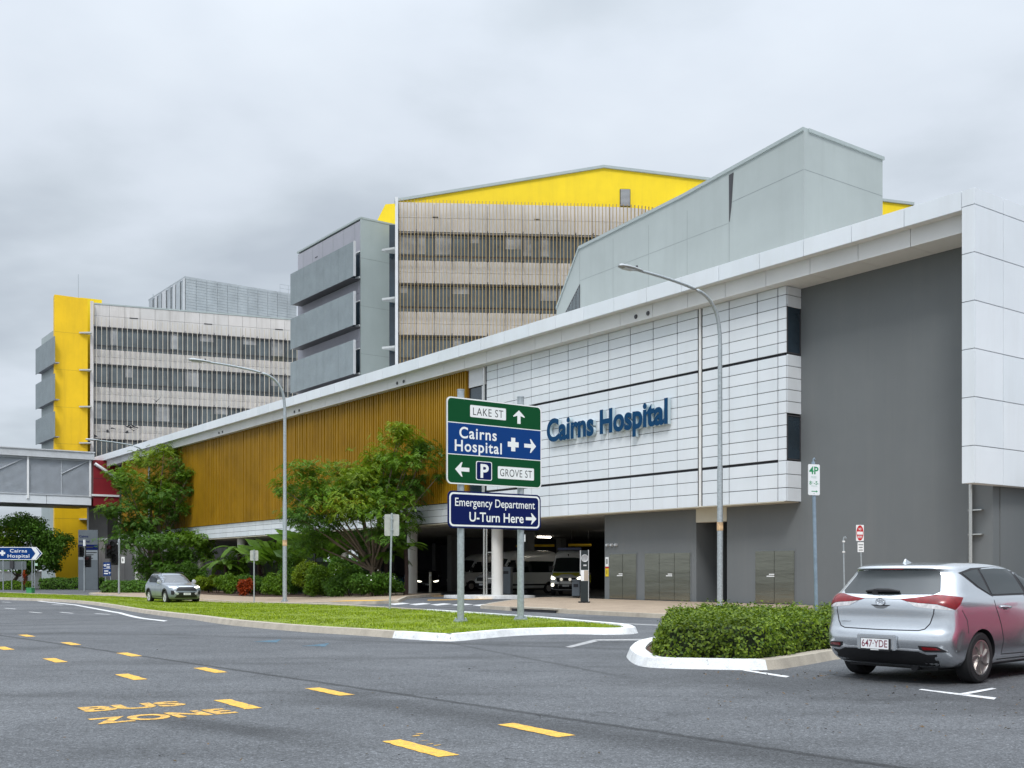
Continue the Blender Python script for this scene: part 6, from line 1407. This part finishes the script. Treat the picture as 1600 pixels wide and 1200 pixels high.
def pix_box(u0, u1, Y, d): return [(at(u0, Y), Y), (at(u1, Y), Y), (at(u1, Y), Y + d), (at(u0, Y), Y + d)]
hedge('long low dark hedge at the foot of the yellow slab', pix_box(62, 158, 106, 1.5), .0, 1.05, 3600, .16, .11, leafB, 62)
hedge('low hedge behind the traffic lights, left of the silver suv', pix_box(160, 238, 84, 1.6), .0, .95, 3600, .16, .11, leafB, 63)
hedge('yellow green low hedge at the far left under the round tree', pix_box(-30, 40, 105, 1.5), .0, .75, 2600, .16, .11, leafA, 64)
shrub(38, 921.5, 1.6, .6, 'dry brown and red plant beside the green cabinet', 65, 'column', leafR, name='dry_plant')
Y = 114.0; t = thing('white_wall', 'low white wall behind the hedge at the far left', 'wall', (at(20, Y), Y, -.4)); m = MB(); m.box(at(-90, Y) - at(20, Y), at(63, Y) - at(20, Y), 0, .3, 0, 1.75); m.build('wall', whitep, t); m = MB(); m.box(at(-90, Y) - at(20, Y), at(63.3, Y) - at(20, Y), -.04, .34, 1.75, 1.83); m.build('coping', concrete, t)
rr = random.Random(70); vs, fs = [], []
for k in range(26): x = -190 + k * 6.5 + rr.uniform(-2, 2); clump(vs, fs, (x, 235 + rr.uniform(-8, 8), rr.uniform(2.5, 4.5)), (6, 4, rr.uniform(3, 5)), 170, 1.0, .7, rr, .4)
m = MB(); m.add(vs, fs); tag(m.build('distant_trees', leafB, fixn=False), 'distant dark tree line beyond the far left street', 'trees', kind='stuff')

# birds over the far block
for i, (u, v, a, fl) in enumerate(((168, 675, 20, .5), (175, 669, -30, -.3), (199, 667, 60, .6), (204, 668, 15, .2), (209, 667, -20, .5), (214, 668, 80, -.4), (198, 676, 30, .4), (209, 673, -60, .7), (149, 682, 10, .3), (244, 627, 90, .9))):
    Y = 112.0; t = thing('bird', 'small dark bird flying in front of the far ward block', 'bird', (at(u, Y), Y, zat(v, Y)), R(a), 'birds in flight')
    if i == 9: t['label'] = 'lone dark bird higher up, apart from the flock by the far block'; t['group'] = 'birds in flight'
    m = MB(); m.lathe([(0, -.2), (.045, -.14), (.075, 0), (.06, .1), (.045, .15), (.05, .18), (.02, .22), (0, .25)], 8, (0, 0, 0), 'x'); m.add([(-.18, 0, 0), (-.36, -.07, 0), (-.36, .07, 0)], [(0, 1, 2)]); bm_ = mat('bird_dark', (.03, .03, .035), .7); m.build('body', bm_, t, smooth=60)
    for sg in (-1, 1): m = MB(); m.add([(.1, sg * .05, .03), (.14, sg * .25, .03 + .2 * fl), (.0, sg * .5, .03 + .38 * fl), (-.12, sg * .26, .02 + .2 * fl), (-.08, sg * .05, .02)], [(0, 1, 2, 3, 4)]); m.build('wing', bm_, t, fixn=False)

# leaf litter on the asphalt by the hedge and the car
rr = random.Random(80); vs, fs = [], []
for k in range(330):
    u, v = rr.uniform(1100, 1600), rr.choice((rr.uniform(1046, 1062), rr.uniform(1060, 1150)))
    if rr.random() < .25: u, v = rr.uniform(0, 1000), rr.uniform(1010, 1190)
    q = ground(u, v, .006); leaf(vs, fs, q, Vector((rr.gauss(0, .3), rr.gauss(0, .3), 1)), Vector((rr.gauss(0, 1), rr.gauss(0, 1), 0)), rr.uniform(.02, .06), rr.uniform(.01, .03))
m = MB(); m.add(vs, fs); tag(m.build('fallen_leaves', mat('dry_leaf', (.10, .065, .035), .9, island=.6), fixn=False), 'scattered dry leaves and twigs on the asphalt', 'leaf litter', kind='stuff')
